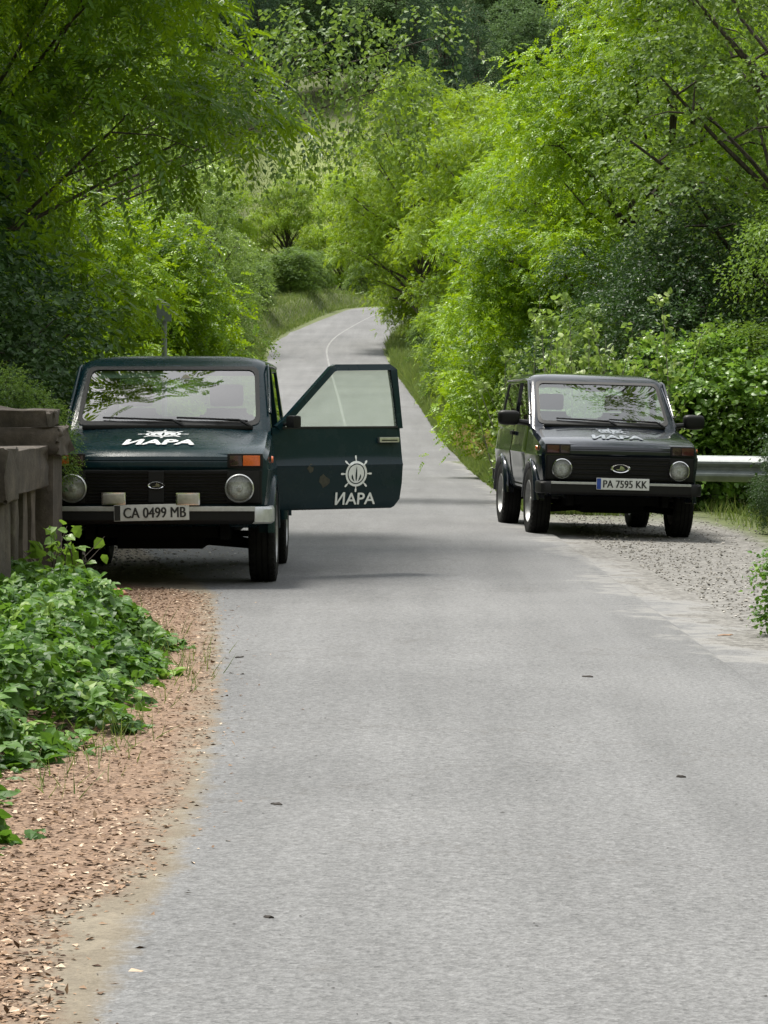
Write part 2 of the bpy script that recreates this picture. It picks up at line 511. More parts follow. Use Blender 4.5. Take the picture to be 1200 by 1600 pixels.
def ground_z(x, y):
    x = np.asarray(x, dtype=float); y = np.asarray(y, dtype=float)
    c = road_c(y); r = road_z(y)
    d = x-c
    z = r-0.03
    near = smoothstep(48, 32, y)
    # right verge falls away gently, then drops behind the guard rail
    z = z - near*np.clip((d-2.35)*0.035, 0, 0.10) - near*np.clip((d-5.0)*0.45, 0, 2.6)
    # left: drop beyond the bridge parapet
    z = z - near*np.clip((-d-2.35)*0.5, 0, 2.6)
    # away from the bridge the ground climbs off the road
    far = smoothstep(50, 80, y)*smoothstep(150, 128, y)
    z = z + far*np.clip((np.abs(d)-6)*0.16, 0, 14)
    bank = smoothstep(92, 102, y)*smoothstep(150, 138, y)
    z = z + bank*0.75*smoothstep(-2.7, -3.6, d)
    z = z + smoothstep(80, 50, y)*(1-near)*np.clip((np.abs(d)-5)*0.05, 0, 2)
    # hillside behind the bend
    hill = np.clip(y-156, 0, 190)*0.30
    z = z + hill*smoothstep(3.5, 9, np.abs(d))
    lump = (vnoise(x*0.35, y*0.35, 3)-.5)*0.10*smoothstep(2.6, 4.5, np.abs(d))
    lump = lump + (vnoise(x*0.05, y*0.05, 5)-.5)*3.0*smoothstep(190, 250, y)
    # slopes added beside and behind the viewer, out of view, to darken reflections
    z = z + np.clip(-y-14, 0, 46)*0.85 + np.clip(np.abs(x)-24, 0, 70)*0.55*smoothstep(150, 60, y)
    return z+lump

def px(u, v, D):
    """photo pixel (1200 wide) seen at distance D -> x, z"""
    return (u-600)/4360*D, CAM_H-(v-627)/4360*D

def road_marks(x, y):
    return dict(dl=x-lerp_tab(LB, y)+.05, dt=x-lerp_tab(LL, y)+.03, dr=lerp_tab(RB, y)-x+(vnoise(y*1.1, x*0+.5, 21)-.5)*.50+(vnoise(y*3.7, x*1.5, 22)-.5)*.30)

def ground_mat():
    m, nt, b = new_mat("road_and_verge")
    L = nt.links
    co = coords(nt, "Object")
    def attr(n):
        a = N(nt, "ShaderNodeAttribute"); a.attribute_name = n
        return a.outputs["Fac"]
    nbig = noise(nt, 0.45, 5, 0.6, co)
    nmid = noise(nt, 5, 6, 0.65, co)
    nfin = noise(nt, 48, 5, 0.75, co)
    vor = N(nt, "ShaderNodeTexVoronoi"); vor.inputs["Scale"].default_value = 105; L.new(co, vor.inputs["Vector"])
    # asphalt
    ra = ramp(nt, [(0.25, (0.106, 0.107, 0.109)), (0.75, (0.150, 0.151, 0.153))])
    L.new(nbig.outputs["Fac"], ra.inputs[0])
    rs = ramp(nt, [(0.30, 0.60), (0.5, 1.0), (0.72, 1.5)])
    L.new(nfin.outputs["Fac"], rs.inputs[0])
    asp = mixc(nt, 1.0, ra.outputs[0], rs.outputs[0], 'MULTIPLY')
    rv = ramp(nt, [(0.0, 0.62), (0.35, 1.0), (1.0, 1.22)])
    L.new(vor.outputs["Color"], rv.inputs[0])
    asp = mixc(nt, 0.8, asp, rv.outputs[0], 'MULTIPLY')
    strk = noise(nt, 1.0, 4, 0.6, coords(nt, "Object", (2.6, 0.16, 1)))
    rk = ramp(nt, [(0.3, 0.86), (0.7, 1.10)])
    L.new(strk.outputs["Fac"], rk.inputs[0])
    asp = mixc(nt, 1.0, asp, rk.outputs[0], 'MULTIPLY')
    # patchy dark stains
    rst = ramp(nt, [(0.60, 0.0), (0.78, 0.35)])
    L.new(nmid.outputs["Fac"], rst.inputs[0])
    asp = mixc(nt, rst.outputs[0], asp, (0.13, 0.125, 0.12))
    # hairline cracks
    wv = N(nt, "ShaderNodeTexVoronoi", feature='DISTANCE_TO_EDGE'); wv.inputs["Scale"].default_value = 0.33
    wob = noise(nt, 1.6, 5, 0.7, co)
    vm = N(nt, "ShaderNodeVectorMath", operation='MULTIPLY_ADD')
    L.new(wob.outputs["Color"], vm.inputs[0]); vm.inputs[1].default_value = (1.4, 1.4, 0); L.new(co, vm.inputs[2])
    L.new(vm.outputs[0], wv.inputs["Vector"])
    rc = ramp(nt, [(0.0, 0.5), (0.0045, 0.0)])
    L.new(wv.outputs["Distance"], rc.inputs[0])
    asp = mixc(nt, rc.outputs[0], asp, (0.07, 0.065, 0.06))
    # sand
    r1 = ramp(nt, [(0.3, (0.112, 0.094, 0.069)), (0.7, (0.188, 0.162, 0.122))])
    L.new(nmid.outputs["Fac"], r1.inputs[0])
    sand = mixc(nt, 0.6, r1.outputs[0], rs.outputs[0], 'MULTIPLY')
    # bark litter soil
    r2 = ramp(nt, [(0.32, (0.048, 0.030, 0.020)), (0.5, (0.165, 0.106, 0.070)), (0.68, (0.30, 0.210, 0.146))])
    nl = noise(nt, 42, 8, 0.8, co)
    L.new(nl.outputs["Fac"], r2.inputs[0])
    lit = mixc(nt, 0.6, r2.outputs[0], rs.outputs[0], 'MULTIPLY')
    # gravel
    vg = N(nt, "ShaderNodeTexVoronoi"); vg.inputs["Scale"].default_value = 26; L.new(co, vg.inputs["Vector"])
    r3 = ramp(nt, [(0.0, (0.075, 0.072, 0.066)), (0.6, (0.160, 0.154, 0.144)), (1.0, (0.235, 0.228, 0.216))])
    L.new(vg.outputs["Color"], r3.inputs[0])
    grv = mixc(nt, 0.6, r3.outputs[0], rs.outputs[0], 'MULTIPLY')
    # grassy soil
    r4 = ramp(nt, [(0.3, (0.045, 0.060, 0.020)), (0.6, (0.095, 0.115, 0.035)), (0.8, (0.14, 0.12, 0.065))])
    L.new(nmid.outputs["Fac"], r4.inputs[0])
    r5 = ramp(nt, [(0.35, (0.12, 0.17, 0.04)), (0.7, (0.21, 0.23, 0.08))])
    L.new(nmid.outputs["Fac"], r5.inputs[0])
    soil = mixc(nt, attr("meadow"), r4.outputs[0], r5.outputs[0])
    wob2 = maths(nt, 'MULTIPLY', maths(nt, 'SUBTRACT', maths(nt, 'ADD', nmid.outputs["Fac"], maths(nt, 'MULTIPLY', nfin.outputs["Fac"], 0.5)), 0.75), 0.36)
    def mask(a, w, soft=0.05):
        v = maths(nt, 'ADD', attr(a), maths(nt, 'MULTIPLY', wob2, w))
        mr = N(nt, "ShaderNodeMapRange"); mr.inputs[1].default_value = -soft; mr.inputs[2].default_value = soft
        L.new(v, mr.inputs[0])
        return mr.outputs[0]
    c = mixc(nt, mask("gr", 1.5, 0.15), soil, grv)
    edge = mixc(nt, mask("dr", 2.6, 0.03), c, mixc(nt, mask("dr2", 3.4, 0.10), (0.195, 0.192, 0.186), asp))
    c = mixc(nt, mask("dl", 0.55, 0.035), sand, edge)
    c = mixc(nt, mask("dt", 0.9, 0.08), lit, c)
    c = mixc(nt, attr("far"), c, soil)
    L.new(c, b.inputs["Base Color"])
    b.inputs["Roughness"].default_value = 0.88
    b.inputs["Specular IOR Level"].default_value = 0.35
    h = maths(nt, 'ADD', nfin.outputs["Fac"], maths(nt, 'MULTIPLY', vor.outputs["Distance"], 0.8))
    bump(nt, b, h, 0.55, 0.006)
    return m
M['ground'] = ground_mat()

def put_attr(me, name, vals):
    a = me.attributes.new(name, 'FLOAT', 'POINT')
    a.data.foreach_set("value", np.asarray(vals, dtype=np.float32))

def grid_mesh(name, X, Y, Z):
    ny, nx = X.shape
    me = bpy.data.meshes.new(name)
    v = np.stack([X, Y, Z], -1).reshape(-1, 3).astype(np.float32)
    i = np.arange(ny*nx).reshape(ny, nx)
    q = np.stack([i[:-1, :-1], i[:-1, 1:], i[1:, 1:], i[1:, :-1]], -1).reshape(-1, 4)
    fast_fill(me, v, q)
    return me

def fast_fill(me, v, faces, smooth=True):
    k = faces.shape[1]
    me.vertices.add(len(v)); me.vertices.foreach_set("co", np.ascontiguousarray(v, dtype=np.float32).ravel())
    me.loops.add(faces.size); me.loops.foreach_set("vertex_index", np.ascontiguousarray(faces, dtype=np.int32).ravel())
    me.polygons.add(len(faces))
    me.polygons.foreach_set("loop_start", np.arange(0, faces.size, k, dtype=np.int32))
    me.update(calc_edges=True)
    me.polygons.foreach_set("use_smooth", np.full(len(faces), smooth))
    me.update()

def ground_attrs(me, x, y, is_road):
    mk = road_marks(x, y)
    dt, dl, dr = mk['dt'], mk['dl'], mk['dr']
    d = x-road_c(y)
    if is_road:
        fade = smoothstep(60, 75, y)
        dr = dr*(1-fade)+fade*0.8
        put_attr(me, "far", np.zeros_like(x))
    else:
        put_attr(me, "far", np.maximum(smoothstep(30, 36, y), smoothstep(6.0, 7.5, np.abs(d))))
    put_attr(me, "dl", np.clip(dl, -3, 3)); put_attr(me, "dt", np.clip(dt, -3, 3))
    put_attr(me, "dr", np.clip(dr, -3, 3))
    put_attr(me, "dr2", np.clip(dr-0.20, -3, 3))
    gr = np.minimum(np.minimum(3.75-x, (y-9)*0.3), (36-y)*0.3)
    put_attr(me, "gr", np.clip(gr, -3, 3))
    mead = np.maximum(smoothstep(160, 170, y)*smoothstep(200, 192, y)*smoothstep(-9, -6, x)*smoothstep(2.5, 0, x),
                      smoothstep(60, 75, y)*smoothstep(112, 100, y)*smoothstep(-12, -7, d))
    put_attr(me, "meadow", mead)

def axis_pts(lo, hi, a, b, step, grow=1.35):
    out = list(np.arange(a, b+1e-6, step))
    s, p = step, a
    while p > lo:
        s *= grow; p -= s; out.insert(0, max(p, lo))
    s, p = step, out[-1]
    while p < hi:
        s *= grow; p += s; out.append(min(p, hi))
    return np.array(out)

gx = axis_pts(-420, 420, -6, 6, 0.14)
gy = np.concatenate([axis_pts(-80, 3, 3, 38, 0.15)[:-1] if False else np.concatenate([np.arange(-80, 3, 3.0), np.arange(3, 38, 0.15)]),
                     np.arange(38, 170, 0.9), axis_pts(170, 640, 170, 173, 1.5, 1.12)])
GX, GY = np.meshgrid(gx, gy)
GZ = ground_z(GX, GY)
ground = link_mesh("ground", grid_mesh("ground", GX, GY, GZ), None, M['ground'])
ground_attrs(ground.data, GX.ravel(), GY.ravel(), False)
tag(ground, "earth, bark litter, gravel and hillside around the road", None, None, "structure")

ry = np.concatenate([np.arange(-40, 4, 1.0), np.arange(4, 36, 0.10), np.arange(36, 70, 0.4), np.arange(70, 215, 0.8)])
ru = np.linspace(-1, 1, 47)
RU, RY = np.meshgrid(ru, ry)
half = 2.32+0.0*RY
jag = (vnoise(RY*1.3, RU*0+1.5, 2)-.5)*0.30+(vnoise(RY*5, RU*0+4.5, 8)-.5)*0.12
half = half + np.where(np.abs(RU) > 0.93, jag*smoothstep(30, 45, RY), 0)
cyc = road_c(RY); tx = np.gradient(road_c(ry), ry)
nrm = np.stack([np.ones_like(tx), -tx], -1)/np.sqrt(1+tx**2)[:, None]
RX = cyc+RU*half*nrm[:, 0][:, None]
RYY = RY+RU*half*nrm[:, 1][:, None]
RZ = road_z(RY)+0.012-0.035*RU**2*0.6
RZ = np.where(np.abs(RU) > 0.985, RZ-0.05, RZ)
road = link_mesh("road", grid_mesh("road", RX, RYY, RZ), None, M['ground'])
ground_attrs(road.data, RX.ravel(), RYY.ravel(), True)
tag(road, "weathered light grey asphalt road climbing to a bend", None, None, "structure")

# worn centre line, fading towards the viewer
ly = np.arange(66, 150, 0.6)
lc, lz = road_c(ly), road_z(ly)
v = []
lt = np.gradient(lc, ly); ln = np.stack([np.ones_like(lt), -lt], -1)/np.sqrt(1+lt**2)[:, None]
v = np.concatenate([np.stack([lc+s*0.035*ln[:, 0], ly+s*0.035*ln[:, 1], lz+0.017], -1) for s in (-1, 1)])
n = len(ly); i = np.arange(n-1)
lm = bpy.data.meshes.new("road_marking")
fast_fill(lm, v, np.stack([i, i+n, i+n+1, i+1], -1))
mk, nt, b = new_mat("worn_line_paint")
nz = noise(nt, 3, 6, 0.7, coords(nt))
rp = ramp(nt, [(0.40, (0.150, 0.150, 0.150)), (0.72, (0.225, 0.225, 0.222))])
nt.links.new(nz.outputs["Fac"], rp.inputs[0]); nt.links.new(rp.outputs[0], b.inputs["Base Color"])
b.inputs["Roughness"].default_value = 0.8
lo = link_mesh("road_marking", lm, None, mk)
tag(lo, "worn white centre line curving up the road", None, None, "structure")

# ------------------------------------------------------------------ bridge parapet
def rough_box(x0, x1, y0, y1, z0, z1, seed, cuts=3, amp=0.010, bev=0.018):
    bm = bmesh.new()
    bmesh.ops.create_cube(bm, size=1)
    for vv in bm.verts:
        vv.co = ((x0+x1)/2+vv.co.x*(x1-x0), (y0+y1)/2+vv.co.y*(y1-y0), (z0+z1)/2+vv.co.z*(z1-z0))
    bmesh.ops.bevel(bm, geom=bm.edges[:], offset=bev, segments=2, affect='EDGES', profile=0.6)
    if cuts: bmesh.ops.subdivide_edges(bm, edges=[e for e in bm.edges if e.calc_length() > 0.09], cuts=cuts, use_grid_fill=True)
    rnd = random.Random(seed)
    for vv in bm.verts:
        k = rnd.random()
        a = amp*(3.5 if k > 0.93 else 1.0)
        vv.co += Vector((rnd.uniform(-1, 1), rnd.uniform(-1, 1), rnd.uniform(-1, 1)))*a
    bmesh.ops.triangulate(bm, faces=[f for f in bm.faces if len(f.verts) > 4])
    return bm

par = empty("bridge_parapet", (-2.42, 18.6, 0))
tag(par, "weathered brown-grey concrete bridge balustrade with a capped end pier", "parapet")
def par_part(name, seed, args, parent=par, amp=0.007):
    x0, x1, y0, y1, z0, z1 = args
    mb = MB()
    mb.from_bm(rough_box(x0+2.42, x1+2.42, y0-18.6, y1-18.6, z0, z1, seed, amp=amp))
    o = mb.build(name, M['concrete'], parent, smooth=50)
    return o
piers = [18.58, 16.02, 13.46, 10.90, 8.34]
for k, y in enumerate(piers):
    e = 0.26 if k == 0 else 0.22
    p = par_part("pier", 10+k, (-2.72, -2.175, y-e, y+e, -0.9, 0.96 if k == 0 else 0.74))
    if k == 0:
        for nm, a in (("cap_slab", (-2.84, -2.13, y-e-.05, y+e+.05, .945, 1.125)), ("cap_top", (-2.80, -2.19, y-e-.015, y+e+.0, 1.12, 1.245)),
                      ("foot", (-2.80, -2.115, y-e-.07, y+e+.06, -.4, .135))):
            par_part(nm, 50+k*7+len(nm), a, p, 0.014)
    else:
        par_part("cap_slab", 70+k, (-2.80, -2.135, y-e-.04, y+e+.04, .72, 1.035), p, 0.008)
    if k+1 < len(piers):
        y2 = piers[k+1]
        par_part("rail", 90+k, (-2.74, -2.20, y2+.25, y-e-.04, .735, 1.01), par, 0.007)
        par_part("plinth", 110+k, (-2.74, -2.19, y2+.20, y-e+.02, -.7, .13), par, 0.007)
        gap = (y-e-y2-.22)/5
        for q in range(4):
            yc = y2+.22+gap*(q+1)
            par_part("baluster", 130+k*9+q, (-2.60, -2.25, yc-.10, yc+.10, .10, .75), par, 0.005)

# ------------------------------------------------------------------ guard rail beyond the gravel
gr_ = empty("guard_rail", (3.6, 31.0, 0))
tag(gr_, "galvanised steel guard rail with corrugated beam beside the gravel verge", "guard rail")
gp = [Vector((2.4, 34.9, 0)), Vector((3.4, 33.6, 0)), Vector((4.6, 32.7, 0)), Vector((6.0, 31.9, 0)), Vector((7.8, 31.0, 0))]
prof = [(-.155, 0), (-.135, .035), (-.085, .08), (-.06, .08), (-.015, .012), (.015, .012), (.06, .08), (.085, .08), (.135, .035), (.155, 0)]
def rail_beam(pts, zc):
    vs, fs = [], []
    for i, p in enumerate(pts):
        d = (pts[min(i+1, len(pts)-1)]-pts[max(i-1, 0)]).normalized()
        nn = Vector((-d.y, d.x, 0));  nn = -nn if nn.y > 0 else nn
        for th in (0, 0.004):
            for (h, o) in prof:
                q = p+nn*(o-th)
                vs.append((q.x-3.6, q.y-31.0, zc+h))
    k = len(prof)
    for i in range(len(pts)-1):
        for th in (0, 1):
            for j in range(k-1):
                a = (i*2+th)*k+j; b2 = ((i+1)*2+th)*k+j
                fs.append((a, a+1, b2+1, b2))
        for j in (0, k-1):
            a, b2 = (i*2)*k+j, ((i+1)*2)*k+j
            fs.append((a, b2, b2+k, a+k))
    return MB().add(vs, fs)
ZR = 0.50
for a in range(len(gp)-1):
    seg = [gp[a].lerp(gp[a+1], t) for t in (0, .5, 1)]
    bo = rail_beam(seg, ZR).build("beam", M['zinc'], gr_, smooth=40)
    d = (gp[a+1]-gp[a]).normalized()
    q = gp[a+1]; g0 = float(ground_z(q.x, q.y))
    mb = MB()
    mb.box(q.x-3.6-.05, q.x-3.6+.05, q.y-31+.05, q.y-31+.13, g0-.5, ZR+.14)
    mb.build("post", M['zinc'], gr_)
    mb = MB(); mb.box(q.x-3.6-.03, q.x-3.6+.03, q.y-31.0-.0, q.y-31+.05, ZR-.05, ZR+.05)
    mb.build("spacer", M['zinc'], gr_)

# ------------------------------------------------------------------ two small road signs on the left
def sign(name, u, v0, v1, D, w, mat, label, hpx):
    x, ztop = px(u, v0, D); _, zb = px(u, v1, D)
    g = float(ground_z(x, D))
    r = empty(name, (x, D, g)); tag(r, label, "road sign")
    MB().bbox(-w/2, w/2, -.012, .012, ztop-g-hpx, ztop-g, .004).build("plate", mat, r)
    MB().tube([(0, .03, -.3), (0, .03, ztop-g-.02)], .03, 10).build("post", M['zinc'], r, smooth=40)
    MB().box(-w*.4, w*.4, .012, .035, ztop-g-hpx*.55, ztop-g-hpx*.45).build("bracket", M['zinc'], r)
sign("road_sign", 257, 476, 502, 30.4, 0.160, M['sign_back'], "small plain grey sign plate among the sunny leaves above the green car roof", 0.185)
sign("road_sign", 358, 508, 560, 78, 0.62, M['sign_pale'], "pale blue sign on a thin post by the grassy patch beside the road", 0.40)
# ------------------------------------------------------------------ the two off-road cars
# car space: X forward, Y to the car's left, Z up, origin on the ground midway between the axles
HZ = [(-2, 1.10), (.74, 1.105), (.9, 1.09), (1.1, 1.062), (1.4, 1.020), (1.58, .988), (1.67, .962), (1.715, .936), (1.74, .905)]
def hood_z(x, y):
    return float(lerp_tab(HZ, x)) - 0.020*(abs(y)/.64)**2.5
def side_y(z):
    return float(np.interp(z, [.38, .46, .56, .80, .822, .84, 1.10], [.715, .752, .772, .795, .800, .790, .752]))

def loft(rings):
    """closed solid from rings with equal point counts"""
    mb = MB(); n = len(rings[0])
    vs = [p for r in rings for p in r]
    fs = []
    for i in range(len(rings)-1):
        for k in range(n):
            fs.append((i*n+k, i*n+(k+1) % n, (i+1)*n+(k+1) % n, (i+1)*n+k))
    fs.append(tuple(range(n-1, -1, -1))); fs.append(tuple((len(rings)-1)*n+k for k in range(n)))
    return mb.add(vs, fs)

def boolean(base, cutters, op='DIFFERENCE'):
    o = link_mesh("tmp", base)
    cs = []
    for c in cutters:
        co = link_mesh("tmp", c); cs.append(co)
        md = o.modifiers.new("b", 'BOOLEAN'); md.object = co; md.operation = op; md.solver = 'EXACT'
    bpy.context.view_layer.update()
    me = bpy.data.meshes.new_from_object(o.evaluated_get(bpy.context.evaluated_depsgraph_get()))
    for q in cs+[o]: bpy.data.objects.remove(q)
    return me

DOOR = [(.70, .485), (.70, 1.06), (.60, 1.13), (.145, 1.545), (-.40, 1.555), (-.44, 1.10), (-.44, .62), (-.34, .485)]
def make_body():
    xs = [1.722, 1.70, 1.62, 1.45, 1.1, .75, .2, -.5, -1.1, -1.55, -1.74, -1.80]
    ws = [-.055, -.022, -.006, 0, 0, 0, 0, 0, 0, -.004, -.02, -.07]
    bs = [.50, .45, .42, .40, .40, .40, .40, .40, .40, .43, .48, .53]
    rings = []
    for x, w, zb in zip(xs, ws, bs):
        zt = float(lerp_tab(HZ, x))-.014-(.03 if x < -1.7 else 0)
        if x > 1.71: zt = .90
        half = [(side_y(zb+.02)-.06+w, zb), (side_y(zb+.06)+w, zb+.06), (side_y(.62)+w, .62), (side_y(.815)+w, .815), (side_y(.83)+w-.006, .832),
                (side_y(zt-.05)+w, zt-.05), (side_y(zt)-.022+w, zt-.012), (side_y(zt)-.075+w, zt)]
        ring = [(x, y, z) for y, z in half]+[(x, -y, z) for y, z in reversed(half)]
        rings.append(ring)
    lower = loft(rings).mesh("lower")
    # greenhouse
    def rr(z, xf, xr, hy, c):
        p = round_poly([(xf, hy), (xr, hy), (xr, -hy), (xf, -hy)], c, 4)
        return [(x, y, z) for x, y in p]
    G = [(1.05, .79, -1.80, .752, .07), (1.10, .735, -1.775, .752, .07), (1.30, .49, -1.64, .727, .08), (1.545, .185, -1.475, .698, .09), (1.585, .12, -1.43, .678, .11),
         (1.614, .04, -1.37, .615, .13), (1.634, -.08, -1.24, .47, .15), (1.641, -.33, -.97, .24, .12)]
    outer = loft([rr(*g) for g in G]).mesh("gh")
    I = [(1.0, .70, -1.70, .700, .05), (1.10, .655, -1.70, .700, .05), (1.30, .425, -1.58, .680, .06), (1.545, .13, -1.42, .650, .06), (1.580, .02, -1.34, .57, .08)]
    inner = loft([rr(*g) for g in I]).mesh("in")
    body = boolean(lower, [outer], 'UNION')
    cut = [inner, MB().box(-1.66, .66, -.70, .70, .47, 1.09).mesh()]
    for ax in (1.1, -1.1):
        for s in (1, -1):
            n = 28; r = .395
            poly = [(ax+r*math.cos(2*math.pi*k/n), .345+r*math.sin(2*math.pi*k/n)) for k in range(n)]
            cut.append(MB().prism(poly, 'Y', s*.50, s*1.0).mesh())
    cut.append(MB().prism(round_poly([(-.665, 1.128), (.665, 1.128), (.630, 1.548), (-.630, 1.548)], .06), 'X', -.25, 1.3).mesh())
    cut.append(MB().prism(round_poly([(-.60, 1.17), (.60, 1.17), (.57, 1.50), (-.57, 1.50)], .06), 'X', -2.2, -1.3).mesh())
    for s in (1, -1):
        cut.append(MB().prism(round_poly([(-.53, 1.150), (-1.50, 1.150), (-1.33, 1.520), (-.52, 1.525)], .05), 'Y', s*.3, s*1.0).mesh())
        cut.append(MB().prism(round_poly(DOOR, [.02, .02, .03, .05, .03, .02, .02, .10]), 'Y', s*.60, s*1.0).mesh())
    body = boolean(body, cut)
    for m in cut: bpy.data.meshes.remove(m)
    return body

def door_mesh():
    """door for the car's left side, origin at the hinge (x=.69, y=.775)"""
    hx, hy = .69, .772
    xf, xr = .693, -.434
    zs = [.492, .505, .56, .68, .80, .822, .834, .90, 1.0, 1.085, 1.10]
    def edge(z):
        f = xf; r = xr
        if z < .63: r = xr+.10*(1-math.sqrt(max(0, 1-((.63-z)/.14)**2)))
        return f, r
    mb = MB(); cols = 9
    vs, fs = [], []
    for z in zs:
        f, r = edge(z)
        for k in range(cols):
            t = k/(cols-1)
            inset = .010 if z < .5 or k in (0, cols-1) else 0
            vs.append((f+(r-f)*t-hx, side_y(z)+.004-inset-hy, z))
    nz = len(zs)
    for i in range(nz-1):
        for k in range(cols-1):
            fs.append((i*cols+k, i*cols+k+1, (i+1)*cols+k+1, (i+1)*cols+k))
    off = len(vs)
    for z in zs:
        f, r = edge(z)
        for k in range(cols):
            t = k/(cols-1)
            vs.append((f+(r-f)*t-hx, side_y(z)-.075-hy, z))
    for i in range(nz-1):
        for k in range(cols-1):
            a = off+i*cols+k
            fs.append((a, a+cols, a+cols+1, a+1))
    ring = [k for k in range(cols)]+[i*cols+cols-1 for i in range(1, nz)]+[(nz-1)*cols+k for k in range(cols-2, -1, -1)]+[i*cols for i in range(nz-2, 0, -1)]
    for i in range(len(ring)):
        a, b = ring[i], ring[(i+1) % len(ring)]
        fs.append((a, b, b+off, a+off))
    mb.add(vs, fs)
    return mb

GY_ = lambda z: float(np.interp(z, [1.10, 1.30, 1.545, 1.585], [.752, .727, .698, .678]))
def frame_bar(path, wid, mb, hx=.69, hy=.772, depth=.04):
    """window frame bar along path of (x,z) in the greenhouse plane"""
    rings = []
    m = len(path)
    for i, (x, z) in enumerate(path):
        a = Vector(path[max(i-1, 0)]); c = Vector(path[min(i+1, m-1)])
        d = (c-a).normalized(); n = Vector((-d.y, d.x))
        w = wid/2
        if 0 < i < m-1:
            d1 = (Vector(path[i])-a).normalized(); w = w/max(.5, abs(n.dot(Vector((-d1.y, d1.x)))))
        p, q = Vector((x, z))+n*w, Vector((x, z))-n*w
        rings.append([(p.x-hx, GY_(p.y)+.008-hy, p.y), (q.x-hx, GY_(q.y)+.008-hy, q.y), (q.x-hx, GY_(q.y)-depth-hy, q.y), (p.x-hx, GY_(p.y)-depth-hy, p.y)])
    b = loft(rings); mb.add(b.v, b.f)

def text_data(s, size, bold=0.0, shear=0.0, sx=1.0, spacing=1.0):
    """flat triangles for a string, centred, as (verts2d, faces)"""
    cu = bpy.data.curves.new("t", 'FONT')
    cu.body = s; cu.size = size; cu.offset = bold; cu.shear = shear; cu.align_x = 'CENTER'; cu.align_y = 'CENTER'; cu.space_character = spacing
    cu.resolution_u = 3; cu.fill_mode = 'FRONT'
    o = bpy.data.objects.new("t", cu); col.objects.link(o)
    bpy.context.view_layer.update()
    me = bpy.data.meshes.new_from_object(o.evaluated_get(bpy.context.evaluated_depsgraph_get()))
    vs = [(v.co.x*sx, v.co.y) for v in me.vertices]; fs = [tuple(p.vertices) for p in me.polygons]
    bpy.data.objects.remove(o); bpy.data.curves.remove(cu); bpy.data.meshes.remove(me)
    xs = [v[0] for v in vs]; ys = [v[1] for v in vs]
    cx, cyy = (min(xs)+max(xs))/2, (min(ys)+max(ys))/2
    return [(x-cx, y-cyy) for x, y in vs], fs, max(xs)-min(xs), max(ys)-min(ys)

def fit_text(s, w, h, bold=0.004, shear=0.0, spacing=1.0):
    v, f, tw, th = text_data(s, .1, bold*.1/max(h, .001)*.7, shear, 1, spacing)
    return [(x*w/tw, y*h/th) for x, y in v], f

def wheel_emblem(Rr):
    """ship's wheel badge: white pieces, dark flame petals; 2D list of (verts, faces, mat)"""
    out = []
    n = 40
    def ring(r0, r1):
        vs = [(r0*math.cos(2*math.pi*k/n), r0*math.sin(2*math.pi*k/n)) for k in range(n)]+[(r1*math.cos(2*math.pi*k/n), r1*math.sin(2*math.pi*k/n)) for k in range(n)]
        return vs, [(k, (k+1) % n, n+(k+1) % n, n+k) for k in range(n)], 0
    out.append(ring(.56*Rr, .69*Rr))
    out.append(([(.50*Rr*math.cos(2*math.pi*k/n), .50*Rr*math.sin(2*math.pi*k/n)) for k in range(n)], [tuple(range(n))], 0))
    for k in range(8):
        a = k*math.pi/4; c, s = math.cos(a), math.sin(a)
        p = [(.66, -.035), (.80, -.035), (.84, -.06), (.97, -.05), (1.0, 0), (.97, .05), (.84, .06), (.80, .035), (.66, .035)]
        out.append(([((x*c-y*s)*Rr, (x*s+y*c)*Rr) for x, y in p], [tuple(range(len(p)))], 0))
    out.append(([(x*Rr, y*Rr) for x, y in [(0, .42), (-.035, .2), (-.055, -.1), (-.04, -.3), (0, -.42), (.04, -.3), (.055, -.1), (.035, .2)]], [tuple(range(8))], 1))
    for s in (-1, 1):
        p = [(.26, -.02), (.31, -.12), (.29, -.25), (.20, -.36), (.10, -.42), (.16, -.30), (.205, -.17)]
        p = [(x*s*Rr, y*Rr) for x, y in p]
        out.append((p if s > 0 else p[::-1], [tuple(range(7))], 1))
    return out

def tyre_mesh():
    mb = MB()
    prof = [(.200, -.070), (.215, -.088), (.262, -.098), (.305, -.096), (.330, -.086), (.341, -.070), (.343, -.045), (.336, -.042), (.336, -.036), (.344, -.033), (.345, -.006), (.337, -.004),
            (.337, .004), (.345, .006), (.344, .033), (.336, .036), (.336, .042), (.343, .045), (.341, .070), (.330, .086), (.305, .096), (.262, .098), (.215, .088), (.200, .070)]
    mb.lathe(prof, 48, 'Y')
    for s in (-1, 1):          # shoulder lugs
        for k in range(36):
            a = 2*math.pi*(k+.25*s)/36
            c, sn = math.cos(a), math.sin(a)
            q = []
            for (r, t, y) in [(.332, -.013, s*.052), (.349, -.012, s*.052), (.349, .012, s*.052), (.332, .013, s*.052), (.318, -.013, s*.093), (.338, -.012, s*.088), (.338, .012, s*.088), (.318, .013, s*.093)]:
                q.append((r*c-t*sn, y, r*sn+t*c))
            mb.add(q, [(0,1,2,3),(7,6,5,4),(0,4,5,1),(1,5,6,2),(2,6,7,3),(3,7,4,0)])
    return mb.mesh("tyre")
